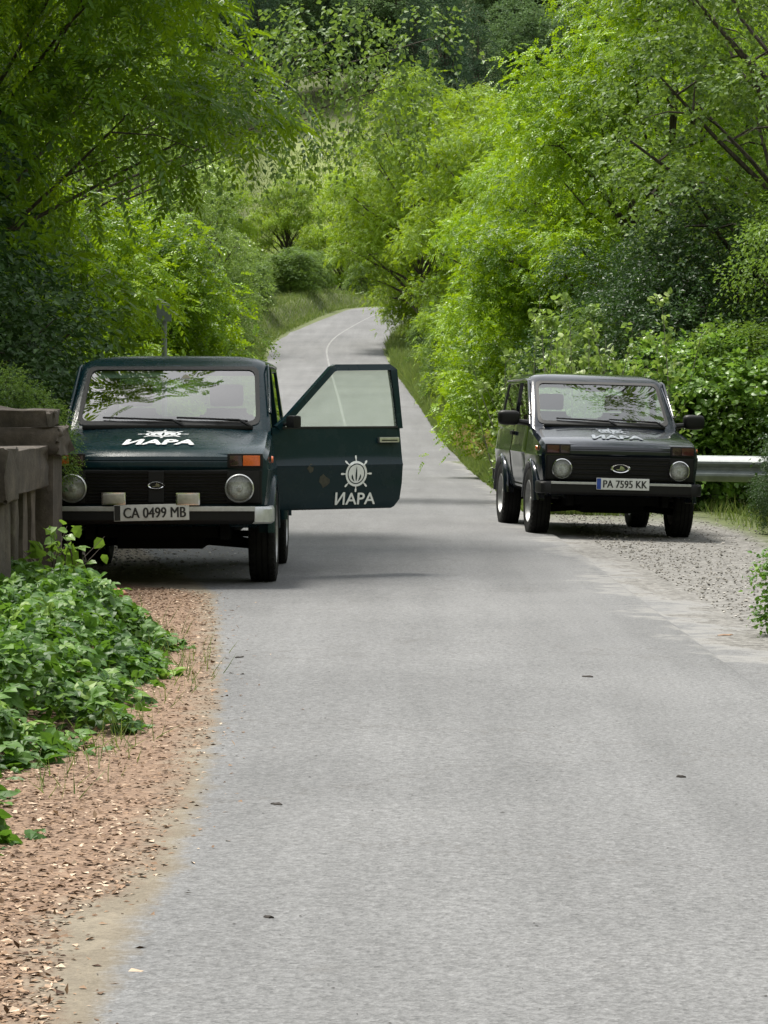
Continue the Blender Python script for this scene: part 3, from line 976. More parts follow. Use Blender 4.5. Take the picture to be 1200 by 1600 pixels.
def rim_mesh():
    mb = MB()
    mb.lathe([(.205, .080), (.212, .088), (.205, .092), (.190, .070), (.185, .020), (.150, .035), (.120, .060), (.075, .055), (.070, .040), (.045, .040), (.042, .070), (.0, .078)], 40, 'Y')
    mb.lathe([(.205, -.080), (.190, -.07), (.185, .02)], 40, 'Y')
    for k in range(5):
        a = 2*math.pi*k/5
        mb.lathe([(.0, .052), (.010, .052), (.010, .036)], 8, 'Y', (.058*math.cos(a), 0.012, .058*math.sin(a)))
    for k in range(10):      # dark ventilation slots
        a = 2*math.pi*k/10
        p = [(r*math.cos(a+t), .0, r*math.sin(a+t)) for r, t in ((.150, -.10), (.176, -.09), (.176, .09), (.150, .10))]
        mb.add([(x, .050, z) for x, y, z in p]+[(x, .02, z) for x, y, z in p], [(0, 1, 2, 3), (0, 4, 5, 1), (1, 5, 6, 2), (2, 6, 7, 3), (3, 7, 4, 0)], 1)
    return mb.mesh("rim")

CARMESH = {}
def car_meshes():
    CARMESH['body'] = make_body()
    CARMESH['tyre'] = tyre_mesh(); CARMESH['rim'] = rim_mesh()
    # bonnet, wraps down over the nose
    path = [(.735, None), (.85, None), (1.0, None), (1.2, None), (1.4, None), (1.55, None), (1.64, None), (1.69, None), (1.72, None), (1.742, .912), (1.748, .888), (1.742, .882), (1.746, .874), (1.745, .838), (1.735, .826)]
    mb = MB(); ys = np.linspace(-.645, .645, 15)
    vs = []
    for (x, z) in path:
        for y in ys:
            w = 1 if x < 1.71 else 1
            zz = hood_z(x, y) if z is None else z-.004*(abs(y)/.64)**2
            xx = x-(.030*(abs(y)/.645)**3 if x > 1.6 else 0)
            vs.append((xx, y, zz))
    nr, nc = len(path), len(ys)
    fs = [(i*nc+k, i*nc+k+1, (i+1)*nc+k+1, (i+1)*nc+k) for i in range(nr-1) for k in range(nc-1)]
    off = len(vs)
    vs += [(x-(.02 if i > 8 else 0), y, z-.02) for i, (x, y, z) in [(j//nc, p) for j, p in enumerate(vs)]]
    for i in range(nr-1):
        for k in (0, nc-1):
            a, b = i*nc+k, (i+1)*nc+k
            fs.append((a, b, b+off, a+off))
    for k in range(nc-1):
        for i in (0, nr-1):
            a, b = i*nc+k, i*nc+k+1
            fs.append((a, b, b+off, a+off))
    # pressed ribs
    mb.add(vs, fs)
    CARMESH['bonnet'] = mb.mesh("bonnet")
    d = door_mesh()
    fr = MB(); fr.add(d.v, d.f)
    frame_bar([(.645, 1.095), (.56, 1.155), (.135, 1.532), (.10, 1.545), (-.385, 1.552), (-.41, 1.53), (-.425, 1.30), (-.432, 1.09)], .045, fr)
    CARMESH['door'] = fr.mesh("door")
    # wheel-arch flare
    mb = MB(); n = 26
    vs, fs = [], []
    sec = [(.385, .70), (.391, .808), (.397, .815), (.408, .815), (.428, .797), (.434, .765)]
    for k in range(n+1):
        a = math.pi*(.02+.96*k/n)
        for (r, y) in sec: vs.append((r*math.cos(a), y, .345+r*math.sin(a)))
    m = len(sec)
    fs = [(i*m+k, i*m+k+1, (i+1)*m+k+1, (i+1)*m+k) for i in range(n) for k in range(m-1)]
    fs += [tuple(range(m)), tuple(n*m+k for k in range(m-1, -1, -1))]
    mb.add(vs, fs)
    CARMESH['flare'] = mb.mesh("flare")

def shared(name, key, mats, parent, smooth=32):
    me = CARMESH[key].copy()
    return link_mesh(name, me, parent, mats, smooth)

def quad_panel(pts, thick, nrm):
    n = Vector(nrm).normalized()*thick
    k = len(pts)
    vs = [Vector(p) for p in pts]+[Vector(p)-n for p in pts]
    fs = [tuple(range(k)), tuple(range(2*k-1, k-1, -1))]+[(i, i+k, (i+1) % k+k, (i+1) % k) for i in range(k)]
    return MB().add(vs, fs)

def make_car(name, paint, loc, rot, label, group, plate, old, door_open):
    car = empty(name, loc, rot)
    tag(car, label, "car", group)
    P = M[paint]
    shared("body", 'body', P, car, 28)
    shared("bonnet", 'bonnet', P, car, 35)
    for ax in (1.1, -1.1):
        for s in (1, -1):
            f = shared("wheel_arch", 'flare', P, car, 50)
            f.location.x = ax; f.scale.y = s
            w = empty("wheel", (ax, s*(.715 if ax > 0 else .70), .345), parent=car)
            t = shared("tyre", 'tyre', M['rubber'], w, 38); t.rotation_euler.y = random.uniform(0, 6)
            r = shared("rim", 'rim', [M['rim'], M['under']], w, 35); r.scale.y = s; r.rotation_euler.y = random.uniform(0, 6)
    # ---- nose: black grille panel, slats, lamps
    g = MB(); g.box(1.68, 1.727, -.735, .735, .575, .822)
    grille = g.build("grille", M['black_plastic'], car, bevel=.012)
    nsl = 9 if old else 5
    zs = np.linspace(.605, .795, nsl)
    for z in zs:
        h = .0055 if old else .012
        MB().add([(1.725, -.50, z-h), (1.742, -.50, z-h*.6), (1.744, -.50, z+h*.4), (1.725, -.50, z+h), (1.725, .50, z-h), (1.742, .50, z-h*.6), (1.744, .50, z+h*.4), (1.725, .50, z+h)],
                 [(0,1,5,4),(1,2,6,5),(2,3,7,6),(3,2,1,0),(4,5,6,7)]).build("slat", M['black_plastic'], grille)
    if old:
        MB().bbox(1.722, 1.750, -.055, .055, .59, .81, .006).build("centre_bar", M['black_plastic'], grille)
    for s in (1, -1):
        fm = MB(); fm.bbox(1.722, 1.742, s*.605-.115, s*.605+.115, .585, .815, .012)
        fm.build("lamp_surround", M['black_plastic'], grille, smooth=30)
    ez = .712 if old else .705
    ew, eh = (.062, .027) if old else (.098, .046)
    em = MB()
    n = 28
    for (r0, r1, xa, xb, mi) in ((.72, 1.0, 1.757, 1.761, 0),):
        vs = []
        for rr_, xx in ((1.0, 1.745), (1.0, 1.757), (.90, 1.764), (.76, 1.760), (.72, 1.752)):
            vs += [(xx, ew*rr_*math.cos(2*math.pi*k/n), ez+eh*rr_*math.sin(2*math.pi*k/n)) for k in range(n)]
        fs = [(i*n+k, i*n+(k+1) % n, (i+1)*n+(k+1) % n, (i+1)*n+k) for i in range(4) for k in range(n)]
        em.add(vs, fs, 0)
        em.add([(1.753, ew*.73*math.cos(2*math.pi*k/n), ez+eh*.73*math.sin(2*math.pi*k/n)) for k in range(n)], [tuple(range(n))], 1)
    # little boat and sail inside the oval
    for pts in ([(-.45, -.15), (-.30, -.38), (.35, -.38), (.52, -.10), (.1, -.20)], [(-.08, -.12), (.02, .55), (.30, .35), (.42, -.02), (.15, -.1)]):
        em.add([(1.756, y*ew, ez+z*eh) for y, z in pts], [tuple(range(len(pts)))], 0)
    em.build("emblem", [M['chrome'], M['black_plastic']], car, smooth=40, fix=False)
    for s in (1, -1):
        yc, zc = s*.580, .69
        hl = MB(); hl.lathe([(.100, -.034), (.101, .008), (.094, .014), (.088, .006)], 32, 'X', (1.776, yc, zc))
        h = hl.build("headlight", M['chrome'] if not old else M['alu'], car, smooth=40)
        MB().lathe([(.089, .004), (.065, -.016), (.030, -.026), (.022, -.024), (.018, -.008), (.0, -.004)], 28, 'X', (1.776, yc, zc)).build("reflector", M['reflector'], h, smooth=50)
        ln = MB(); ln.lathe([(.090, .006), (.075, .018), (.050, .026), (.025, .030), (.0001, .031)], 28, 'X', (1.776, yc, zc))
        ln.build("lens", M['lens'], h, smooth=60)
        # turn signal in its dark frame above the headlight
        y0, y1 = s*.505, s*.728
        a, b = min(y0, y1), max(y0, y1)
        sf = MB(); sf.bbox(1.70, 1.742, a-.012, b+.012, .832, .932, .014)
        ts = sf.build("turn_signal", M['black_plastic'], car, smooth=30)
        mid = s*.60
        o0, o1 = (min(mid, y1), max(mid, y1)); i0, i1 = (min(mid, y0), max(mid, y0))
        MB().bbox(1.735, 1.752, o0+.003, o1-.006, .846, .918, .006).build("amber_lens" if old else "outer_lens", M['orange'] if old else M['redlens'], ts, smooth=30)
        MB().bbox(1.735, 1.750, i0+.006, i1-.001, .846, .918, .006).build("inner_lens", M['smoke'], ts, smooth=30)
        mk_ = MB(); mk_.lathe([(.0, .0), (.022, -.004), (.026, -.016)], 14, 'Y', (0, 0, 0))
        so = mk_.build("side_marker", M['orange'], car, smooth=50); so.location = (1.50, s*(.806), .885); so.scale.y = s; so.scale.x = 1.3
    # bonnet shut-line strip under the nose
    # ---- bumper
    bp = MB()
    bprof = [(1.745, .44), (1.815, .445), (1.835, .47), (1.835, .545), (1.820, .568), (1.745, .570)]
    bp.prism(bprof, 'Y', -.70, .70) if False else None
    vs = [(x, -.695, z) for x, z in bprof]+[(x, .695, z) for x, z in bprof]
    k = len(bprof)
    bp.add(vs, [tuple(range(k)), tuple(range(2*k-1, k-1, -1))]+[(i, k+i, k+(i+1) % k, (i+1) % k) for i in range(k)])
    bumper = bp.build("bumper", M['black_plastic'], car, bevel=.006)
    strip_h = .030 if old else .020
    st = MB(); st.bbox(1.822, 1.842, -.69, .69, .565-strip_h, .568, .004)
    st.build("chrome_strip", M['strip'], bumper, smooth=30)
    for s in (1, -1):
        # wrap-round end piece
        prf = [(.0, .446), (.0, .562)]
        path = [(1.838, .690), (1.836, .740), (1.815, .785), (1.76, .808), (1.60, .815)]
        vs = []
        for (x, y) in path:
            for zz in (.448, .46, .548, .566): vs.append((x-(.010 if zz in (.448, .566) else 0), s*(y-(.010 if zz in (.448, .566) else 0)), zz))
        for (x, y) in path:
            for zz in (.448, .46, .548, .566): vs.append((x-.04, s*(y-.035), zz))
        n4 = len(path)*4
        fs = [(i*4+q, i*4+q+1, (i+1)*4+q+1, (i+1)*4+q) for i in range(len(path)-1) for q in range(3)]
        for i in range(len(path)-1):
            for q in (0, 3): fs.append((i*4+q, (i+1)*4+q, n4+(i+1)*4+q, n4+i*4+q))
        for i in (0, len(path)-1):
            for q in range(3): fs.append((i*4+q, i*4+q+1, n4+i*4+q+1, n4+i*4+q))
        MB().add(vs, fs).build("bumper_end", M['strip'] if old else M['black_plastic'], bumper, smooth=35)
    rb = MB(); rb.bbox(-1.90, -1.80, -.78, .78, .47, .59, .015); rb.build("rear_bumper", M['black_plastic'], car, smooth=30)
    # ---- number plate
    pz = .527 if old else .555
    py = 0.012 if not old else -0.012
    plm = MB(); plm.bbox(1.846, 1.853, py-.26, py+.26, pz-.056, pz+.056, .003)
    pl = plm.build("number_plate", M['plate_dirty'] if old else M['plate'], car, smooth=30)
    if old: pl.rotation_euler.x = R(1.2)
    bl = MB(); bl.box(1.8535, 1.8545, py-.257, py-.216, pz-.052, pz+.052); bl.build("blue_band", M['blue'] if not old else M['ink'], pl)
    tv, tf = fit_text(plate, .43, .072, 0, 0, 1.0)
    mb = MB()
    for q, ox in enumerate((-.0026, 0, .0026)):
        mb.add([(1.8550+.0005*q, py+.022+x+ox, pz+y) for x, y in tv], tf)
    mb.build("lettering", M['ink'], pl, fix=False)
    if old:
        for yc, zc in ((-.285, .622), (.228, .620)):
            fg = MB(); fg.bbox(1.80, 1.855, yc-.084, yc+.084, zc-.044, zc+.044, .010)
            fo = fg.build("fog_lamp", M['chrome'], car, smooth=30); 
            MB().bbox(1.852, 1.862, yc-.072, yc+.072, zc-.034, zc+.034, .004).build("fog_lens", M['alu'], fo, smooth=30)
            MB().box(1.80, 1.82, yc-.01, yc+.01, zc-.075, zc-.04).build("bracket", M['under'], fo)
    # ---- windows
    def wpt(y, z, off=0.0):
        x = float(np.interp(z, [1.10, 1.30, 1.545, 1.585], [.735, .49, .185, .12]))
        return (x+off, y, z)
    outl = round_poly([(-.672, 1.121), (.672, 1.121), (.637, 1.555), (-.637, 1.555)], .06, 5)
    inl = round_poly([(-.640, 1.150), (.640, 1.150), (.606, 1.530), (-.606, 1.530)], .055, 5)
    k = len(outl)
    sv = [wpt(y, z, .010) for y, z in outl]+[wpt(y, z, .016) for y, z in inl]+[wpt(y, z, -.02) for y, z in inl]
    MB().add(sv, [(i, (i+1) % k, k+(i+1) % k, k+i) for i in range(k)]+[(k+i, k+(i+1) % k, 2*k+(i+1) % k, 2*k+i) for i in range(k)]).build("windscreen_seal", M['seal'], car, smooth=40)
    # gently curved windscreen
    vs = []; nu, nv = 13, 7
    for j in range(nv):
        z = 1.135+(1.542-1.135)*j/(nv-1)
        hw = .655-(.655-.622)*j/(nv-1)
        for i in range(nu):
            t = -1+2*i/(nu-1)
            p = wpt(hw*t, z, .004+.022*(1-t*t)*math.sin(math.pi*j/(nv-1)))
            vs.append(p)
    MB().add(vs, [(j*nu+i, j*nu+i+1, (j+1)*nu+i+1, (j+1)*nu+i) for j in range(nv-1) for i in range(nu-1)]).build("windscreen", M['windscreen'], car, smooth=60)
    def rpt(y, z): return (float(np.interp(z, [1.10, 1.30, 1.545], [-1.775, -1.64, -1.475]))+.012, y, z)
    MB().add([rpt(y, z) for y, z in ((-.60, 1.17), (.60, 1.17), (.57, 1.50), (-.57, 1.50))], [(0, 1, 2, 3)]).build("rear_window", M['glass'], car)
    for s in (1, -1):
        MB().add([(x, s*(GY_(z)-.012), z) for x, z in ((-.53, 1.150), (-1.50, 1.150), (-1.33, 1.520), (-.52, 1.525))], [(0, 1, 2, 3)]).build("quarter_window", M['glass'], car)
        # gutter rail along the roof edge
        MB().tube([(.60, s*.738, 1.205), (.19, s*.704, 1.545), (.10, s*.700, 1.562), (-.6, s*.700, 1.566), (-1.40, s*.693, 1.560), (-1.48, s*.685, 1.545)], .011, 6).build("gutter", P, car, smooth=60)
    # ---- doors
    for s in (1, -1):
        dr = shared("door", 'door', P, car, 30)
        dr.location = (.69, s*.772, 0)
        if s < 0: dr.scale.y = -1
        gl = MB()
        gp_ = [(.585, 1.105), (.535, 1.145), (.13, 1.515), (.085, 1.53), (-.385, 1.535), (-.41, 1.10)]
        gl.add([(x-.69, GY_(z)-.012-.772, z) for x, z in gp_], [tuple(range(len(gp_)))])
        gl.build("door_glass", M['glass'], dr)
        sl = MB(); sl.bbox(-.41-.69, .61-.69, -.03, -.010, 1.093, 1.108, .004); sl.build("window_seal", M['seal'], dr)
        hd = MB(); hd.bbox(-.395-.69, -.215-.69, .0, .034, .985, 1.026, .010)
        ho = hd.build("handle", M['alu'] if old else M['black_plastic'], dr, smooth=30)
        MB().box(-.375-.69, -.235-.69, .0005, .0345, .997, 1.006).build("handle_slot", M['black_plastic'], ho)
        inn = MB(); inn.bbox(-.38-.69, .60-.69, -.105, -.074, .53, 1.07, .02); inn.build("door_card", M['seat'], dr, smooth=30)
        sm = MB()
        if old:
            sm.bbox(-.135, -.065, .055, .165, 1.10, 1.19, .022)
            so = sm.build("mirror", M['black_plastic'], dr, smooth=35)
            MB().tube([(-.10, -.06, 1.12), (-.10, .07, 1.13)], .013, 8).build("mirror_arm", M['black_plastic'], so, smooth=40)
        else:
            bm = bmesh.new(); bmesh.ops.create_uvsphere(bm, u_segments=24, v_segments=14, radius=1)
            sp = lambda a, e: math.copysign(abs(a)**e, a)
            for v in bm.verts:
                c_ = v.co.copy()
                v.co = (-.125+sp(c_.x, .6)*.06*(1 if c_.x < 0 else 1.15), .180+sp(c_.y, .5)*.110, 1.168+sp(c_.z, .5)*.075)
            sm.from_bm(bm); so = sm.build("mirror", M['black_plastic'], dr, smooth=50)
            MB().tube([(-.10, -.06, 1.115), (-.115, .10, 1.135)], [.035, .022], 8).build("mirror_arm", M['black_plastic'], so, smooth=40)
            MB().box(-.1865, -.1835, .095, .275, 1.11, 1.22).build("mirror_glass", M['chrome'], so)
        if old and s > 0:
            # ship's wheel badge and lettering on the driver's door
            sfc = lambda u, z: (u, side_y(z)+.0075-.772, z)
            bx, bz, rr_ = -.70, .755, .138
            mb = MB()
            for vs2, fs2, mi in wheel_emblem(rr_):
                mb.add([(bx-x, side_y(bz+z)+(.0095 if mi == 0 else .0112)-.772, bz+z) for x, z in vs2], fs2, mi)
            mb.build("badge", [M['decal'], P], dr, fix=False)
            tv, tf = fit_text("И\u0041\u0050\u0041", .352, .090, 0)
            mb = MB()
            for q, (ox, oz) in enumerate(((-.0028, 0), (.0028, 0), (0, .002), (0, -.002))):
                mb.add([(bx-x+ox, side_y(.572+z+oz)+.0125+.0005*q-.772, .572+z+oz) for x, z in tv], tf)
            mb.build("lettering", M['decal'], dr, fix=False)
            # scuffed filler patches
            for k, (cx_, cz_, w_) in enumerate(((-.42, .70, .05), (-.30, .80, .035))):
                rnd = random.Random(5+k)
                pts = [(cx_+w_*rnd.uniform(.5, 1.1)*math.cos(t*.7), cz_+w_*rnd.uniform(.6, 1.2)*math.sin(t*.7)) for t in range(9)]
                MB().add([(x, side_y(z)+.006-.772, z) for x, z in pts], [tuple(range(9))]).build("scuff", M['scuff'], dr, fix=False)
            if door_open: dr.rotation_euler.z = -R(door_open)
    # ---- bonnet markings
    hm = M['decal'] if old else M['decal_worn']
    mb = MB(); x0 = 1.14
    for vs2, fs2, mi in wheel_emblem(.185):
        mb.add([(x0-y, x, hood_z(x0-y, x)+.004+(.001 if mi else 0)) for x, y in vs2], fs2, mi)
    mb.build("bonnet_badge", [hm, P], car, fix=False)
    tv, tf = fit_text("И\u0041\u0050\u0041", .49, .18, 0, .12)
    mb = MB()
    for q, (ox, oy) in enumerate(((-.009, 0), (.009, 0), (0, .010), (0, -.010))):
        mb.add([(1.49-y-oy, x+ox, hood_z(1.49-y-oy, x+ox)+.005+.0008*q) for x, y in tv], tf)
    mb.build("bonnet_lettering", hm, car, fix=False)
    # ---- cowl, wipers
    MB().bbox(.715, .80, -.62, .62, 1.088, 1.118, .01).build("cowl_vent", M['black_plastic'], car, smooth=30)
    for (ya, yb) in ((-.32, .12), (.22, .60)):
        a = Vector((.775, ya+.34 if ya < 0 else yb-.02, 1.125)); 
        ya_, yb_ = (ya, yb)
        p0 = Vector((.79, yb_, 1.115)); 
        b0 = Vector(wpt(ya_-.16, 1.175, .035)); b1 = Vector(wpt(yb_-.02, 1.150, .035)); md = b0.lerp(b1, .55)
        wp = MB(); wp.tube([b0, b0.lerp(b1, .5)+Vector((.004, 0, .003)), b1], .0085, 6)
        wo_ = wp.build("wiper", M['black_plastic'], car, smooth=40)
        MB().tube([p0, p0.lerp(md, .3)+Vector((.03, 0, .03)), md+Vector((.012, 0, .004))], [.012, .009, .006], 6).build("wiper_arm", M['black_plastic'], wo_, smooth=40)
    # ---- cabin
    MB().bbox(.30, .66, -.66, .66, .86, 1.112, .05).build("dashboard", M['seat'], car, smooth=30)
    for s in (1, -1):
        sb = MB(); sb.bbox(-.45, .05, s*.35-.24, s*.35+.24, .50, .74, .06)
        se = sb.build("seat", M['seat'], car, smooth=35)
        bk = MB()
        bm = bmesh.new(); bmesh.ops.create_cube(bm, size=1)
        for v in bm.verts:
            v.co = (-.45+v.co.x*.13-.14*(v.co.z), s*.35+v.co.y*.46*(1-.12*(v.co.z+.5)), .96+v.co.z*.56)
        bmesh.ops.bevel(bm, geom=bm.edges[:], offset=.05, segments=3, affect='EDGES')
        bk.from_bm(bm).build("backrest", M['seat'], se, smooth=50)
        hr = MB(); hr.bbox(-.60, -.50, s*.35-.13, s*.35+.13, 1.255, 1.425, .04); hr.build("headrest", M['seat'], se, smooth=50)
    MB().bbox(-1.35, -1.15, -.60, .60, .60, 1.17, .06).build("rear_seat", M['seat'], car, smooth=40)
    sw = MB(); n = 24
    vs, fs = [], []
    for k in range(n):
        a = 2*math.pi*k/n
        for q in range(6):
            b = 2*math.pi*q/6
            r = .185+.014*math.cos(b)
            p = Vector((.014*math.sin(b), r*math.cos(a), r*math.sin(a)))
            p = Euler((0, R(-28), 0)).to_matrix() @ p
            vs.append((.20+p.x, .36+p.y, 1.07+p.z))
    fs = [(k*6+q, k*6+(q+1) % 6, ((k+1) % n)*6+(q+1) % 6, ((k+1) % n)*6+q) for k in range(n) for q in range(6)]
    sw.add(vs, fs); sw.tube([(.22, .36, 1.06), (.42, .36, .98)], .03, 8); sw.tube([(.20, .18, 1.06), (.215, .36, 1.065), (.20, .54, 1.06)], .014, 6)
    sw.build("steering_wheel", M['black_plastic'], car, smooth=40)
    rv = MB(); rv.bbox(.14, .17, -.11, .11, 1.455, 1.515, .012); rm = rv.build("rear_view_mirror", M['black_plastic'], car, smooth=40)
    MB().tube([(.16, 0, 1.51), (.19, 0, 1.535)], .008, 6).build("stalk", M['black_plastic'], rm)
    if old:
        for (ya, yb, dz) in ((-.57, -.07, 0),):
            vsr = quad_panel([(.235, ya, 1.462), (.255, yb, 1.478), (.175, yb, 1.528), (.160, ya+.03, 1.528)], .012, (1, 0, .6))
            vsr.build("sun_visor", M['visor'], car)
        hl = MB(); hl.lathe([(.0, 0), (.030, 0), (.032, -.012)], 16, 'X', (.30, .10, 1.462)); hl.build("screen_gadget", M['alu'], car, smooth=40)
    # ---- underside
    un = MB()
    un.box(-1.62, 1.60, -.42, .42, .34, .46)
    un.box(.55, 1.45, -.30, .30, .255, .36)
    un.box(-1.70, 1.68, -.50, -.44, .33, .47); un.box(-1.70, 1.68, .44, .50, .33, .47)
    un.build("underbody", M['under'], car)
    ax = MB(); ax.tube([(-1.1, -.66, .33), (-1.1, .66, .33)], .045, 10); ax.lathe([(.0, -.12), (.09, -.10), (.125, 0), (.09, .10), (.0, .12)], 14, 'Y', (-1.1, .05, .33))
    ax.build("rear_axle", M['under'], car, smooth=40)
    fa = MB()
    for s in (1, -1):
        fa.tube([(1.1, s*.30, .30), (1.1, s*.66, .27)], .035, 8); fa.tube([(1.35, s*.40, .36), (1.12, s*.66, .27)], .028, 8)
        fa.tube([(1.1, s*.15, .36), (1.1, s*.66, .345)], .022, 8)
    fa.box(1.0, 1.2, -.32, .32, .27, .37)
    fa.build("front_suspension", M['under'], car, smooth=40)
    MB().tube([(.6, -.2, .29), (-.4, -.25, .28), (-1.0, -.38, .40), (-1.86, -.45, .33)], .028, 8).build("exhaust", M['under'], car, smooth=40)
    return car

M['scuff'] = simple_mat("scuffed_paint", (0.050, 0.048, 0.034), 0.8, var=0.4, scale=40)
car_meshes()
make_car("off_road_car", 'paint_green', (-1.572, 21.10, 0.006), (0, 0, R(-90.3)), "dark green off-road car with its driver's door open beside the bridge parapet", None,
         "CA 0499 MB", True, 56)
make_car("off_road_car", 'paint_navy', (2.130, 28.98, -0.055), (R(-1.5), R(0.2), R(-84.8)), "dark navy off-road car with all doors shut, half on the gravel verge", None,
         "PA 7595 KK", False, 0)
# ------------------------------------------------------------------ vegetation
rng = np.random.default_rng(11)
def unit(a): return a/np.maximum(np.linalg.norm(a, axis=-1, keepdims=True), 1e-9)
def rsphere(n): return unit(rng.normal(size=(n, 3)))

def T_kite(w=0.62, fold=0.10, droop=0.10):
    v = np.array([(0, 0, 0), (.42, .5*w, fold), (1, 0, -droop), (.42, -.5*w, fold)])
    return v, np.array([(0, 2, 1), (0, 3, 2)])
def T_leaf6(w=0.62, fold=0.08, droop=0.16):
    v = np.array([(0, 0, 0), (.28, .46*w, fold), (.62, .42*w, fold*.5-.03), (1, 0, -droop), (.62, -.42*w, fold*.5-.03), (.28, -.46*w, fold), (.5, 0, -.01)])
    return v, np.array([(0, 6, 1), (1, 6, 2), (2, 6, 3), (3, 6, 4), (4, 6, 5), (5, 6, 0)])
def T_pinnate(pairs=6, L=0.34, lw=0.036, ll=0.085, droop=0.28, seed=0, fine=True):
    r = np.random.default_rng(seed)
    V, F = [], []
    for i in range(pairs*2+1):
        s = .18+.82*(i//2)/pairs
        side = (1 if i % 2 else -1) if i < pairs*2 else 0
        base = np.array([L*s, 0, -droop*L*s*s])
        a = side*R(62+r.uniform(-10, 10))*(1-.25*s) if side else 0
        ln = ll*(1-.35*abs(s-.55))*r.uniform(.85, 1.1)
        d = np.array([math.cos(a), math.sin(a), -.18-.5*droop*s+r.uniform(-.12, .12)])
        n = np.array([-d[1], d[0], 0]); n = n/np.linalg.norm(n)
        tilt = r.uniform(-.3, .3)*lw
        b = len(V)
        up = np.array([0, 0, 1.0])
        if not fine:
            V += [base, base+d*ln*.45+n*lw*.5+up*(.006+tilt), base+d*ln, base+d*ln*.45-n*lw*.5+up*(.006-tilt)]
            F += [(b, b+2, b+1), (b, b+3, b+2)]
            continue
        V += [base, base+d*ln*.30+n*lw*.46+up*(.004+tilt), base+d*ln*.70+n*lw*.38+up*(tilt*.8-.004), base+d*ln-up*.010, base+d*ln*.70-n*lw*.38-up*(tilt*.8+.004), base+d*ln*.30-n*lw*.46+up*(.004-tilt)]
        F += [(b, b+2, b+1), (b, b+3, b+2), (b, b+4, b+3), (b, b+5, b+4)]
    return np.array(V), np.array(F)
def T_tri(seed=0):
    """bramble leaf: three toothed-looking leaflets"""
    V, F = [], []
    for a, s in ((0, 1.0), (R(75), .82), (R(-75), .82)):
        v, f = T_leaf6(.72, .07, .18)
        c, sn = math.cos(a), math.sin(a)
        q = np.stack([(v[:, 0]*c-v[:, 1]*sn)*s+.25, (v[:, 0]*sn+v[:, 1]*c)*s, v[:, 2]*s], -1)
        F.append(f+sum(len(x) for x in V)); V.append(q)
    return np.concatenate(V), np.concatenate(F)
def T_blade():
    v = np.array([(0, .5, 0), (0, -.5, 0), (.55, .35, .0), (.55, -.35, .0), (1, 0, -.12)])
    return v, np.array([(0, 1, 3), (0, 3, 2), (2, 3, 4)])

def scatter(name, P, X, Nn, S, temps, rnd, W=None):
    """one mesh: template leaves at P along X with normal Nn and length S"""
    Vs, Fs, Rs = [], [], []
    X = unit(X); Y = unit(np.cross(Nn, X)); Z = np.cross(X, Y)
    pick = rng.integers(0, len(temps), len(P))
    base = 0
    for t, (tv, tf) in enumerate(temps):
        m = pick == t
        if not m.any(): continue
        p, x, y, z, s = P[m], X[m], Y[m], Z[m], np.asarray(S)[m]
        w = s if W is None else np.asarray(W)[m]
        v = p[:, None]+s[:, None, None]*(tv[None, :, 0:1]*x[:, None]+tv[None, :, 2:3]*z[:, None])+w[:, None, None]*tv[None, :, 1:2]*y[:, None]
        k = len(tv); n = len(p)
        f = tf[None]+(np.arange(n)*k)[:, None, None]+base
        Vs.append(v.reshape(-1, 3)); Fs.append(f.reshape(-1, 3)); Rs.append(np.repeat(rnd[m], k))
        base += n*k
    me = bpy.data.meshes.new(name)
    fast_fill(me, np.concatenate(Vs), np.concatenate(Fs), False)
    put_attr(me, "rnd", np.concatenate(Rs))
    return me

def crown_mesh(name, lobes, nspray, per, twig, leaf, temps, droop=0.35, flat=0.75, inner=0.25, jitter=0.35, upb=0.15, sidek=0.8, out=1.0):
    """lobes: array (n, 6) of centre and radii. Sprays of leaves along drooping twigs on the lobes' outsides."""
    lobes = np.asarray(lobes, dtype=float)
    area = (lobes[:, 3]*lobes[:, 4]*lobes[:, 5])**(2/3)
    li = rng.choice(len(lobes), nspray, p=area/area.sum())
    u = rsphere(nspray); u[:, 2] = u[:, 2]+upb; u = unit(u)
    rr = np.where(rng.random(nspray) < inner, rng.uniform(.25, .8, nspray), rng.uniform(.78, 1.06, nspray))
    p0 = lobes[li, :3]+u*lobes[li, 3:]*rr[:, None]
    tang = rsphere(nspray); tang = unit(tang-u*(tang*u).sum(1, keepdims=True))
    t = unit(u*np.array([1, 1, .55])*out+rsphere(nspray)*.55*out+tang*(1-out)*1.3+np.array([0, 0, .15-droop*.5]))
    ln = twig*rng.uniform(.6, 1.3, nspray)
    tone = np.clip(rng.normal(.45, .22, nspray), 0, 1)*.5+.60*rng.random(len(lobes))[li]-.04
    s = (np.arange(per)+.6)/per
    P = p0[:, None]+t[:, None]*(ln[:, None]*s)[..., None]
    P[..., 2] -= droop*(ln[:, None]*s**2)
    P += rng.normal(size=P.shape)*jitter*leaf*.5
    side = unit(np.cross(t, np.array([0, 0, 1.0])))
    sg = np.where((np.arange(per) % 2) == 0, 1, -1)
    tipk = np.where(np.arange(per) == per-1, .15, 1.0)
    X = t[:, None]*.65+side[:, None]*(sg*tipk*sidek)[None, :, None]+rng.normal(size=P.shape)*.28
    X[..., 2] -= droop*.6
    Nn = np.array([0, 0, 1.0])*flat+u[:, None]*.45+rng.normal(size=P.shape)*(.65-flat*.35)
    S = leaf*rng.uniform(.7, 1.2, P.shape[:2])
    rnd = np.clip(tone[:, None]+rng.normal(size=S.shape)*.13, 0, 1)
    return scatter(name, P.reshape(-1, 3), X.reshape(-1, 3), Nn.reshape(-1, 3), S.ravel(), temps, rnd.ravel())

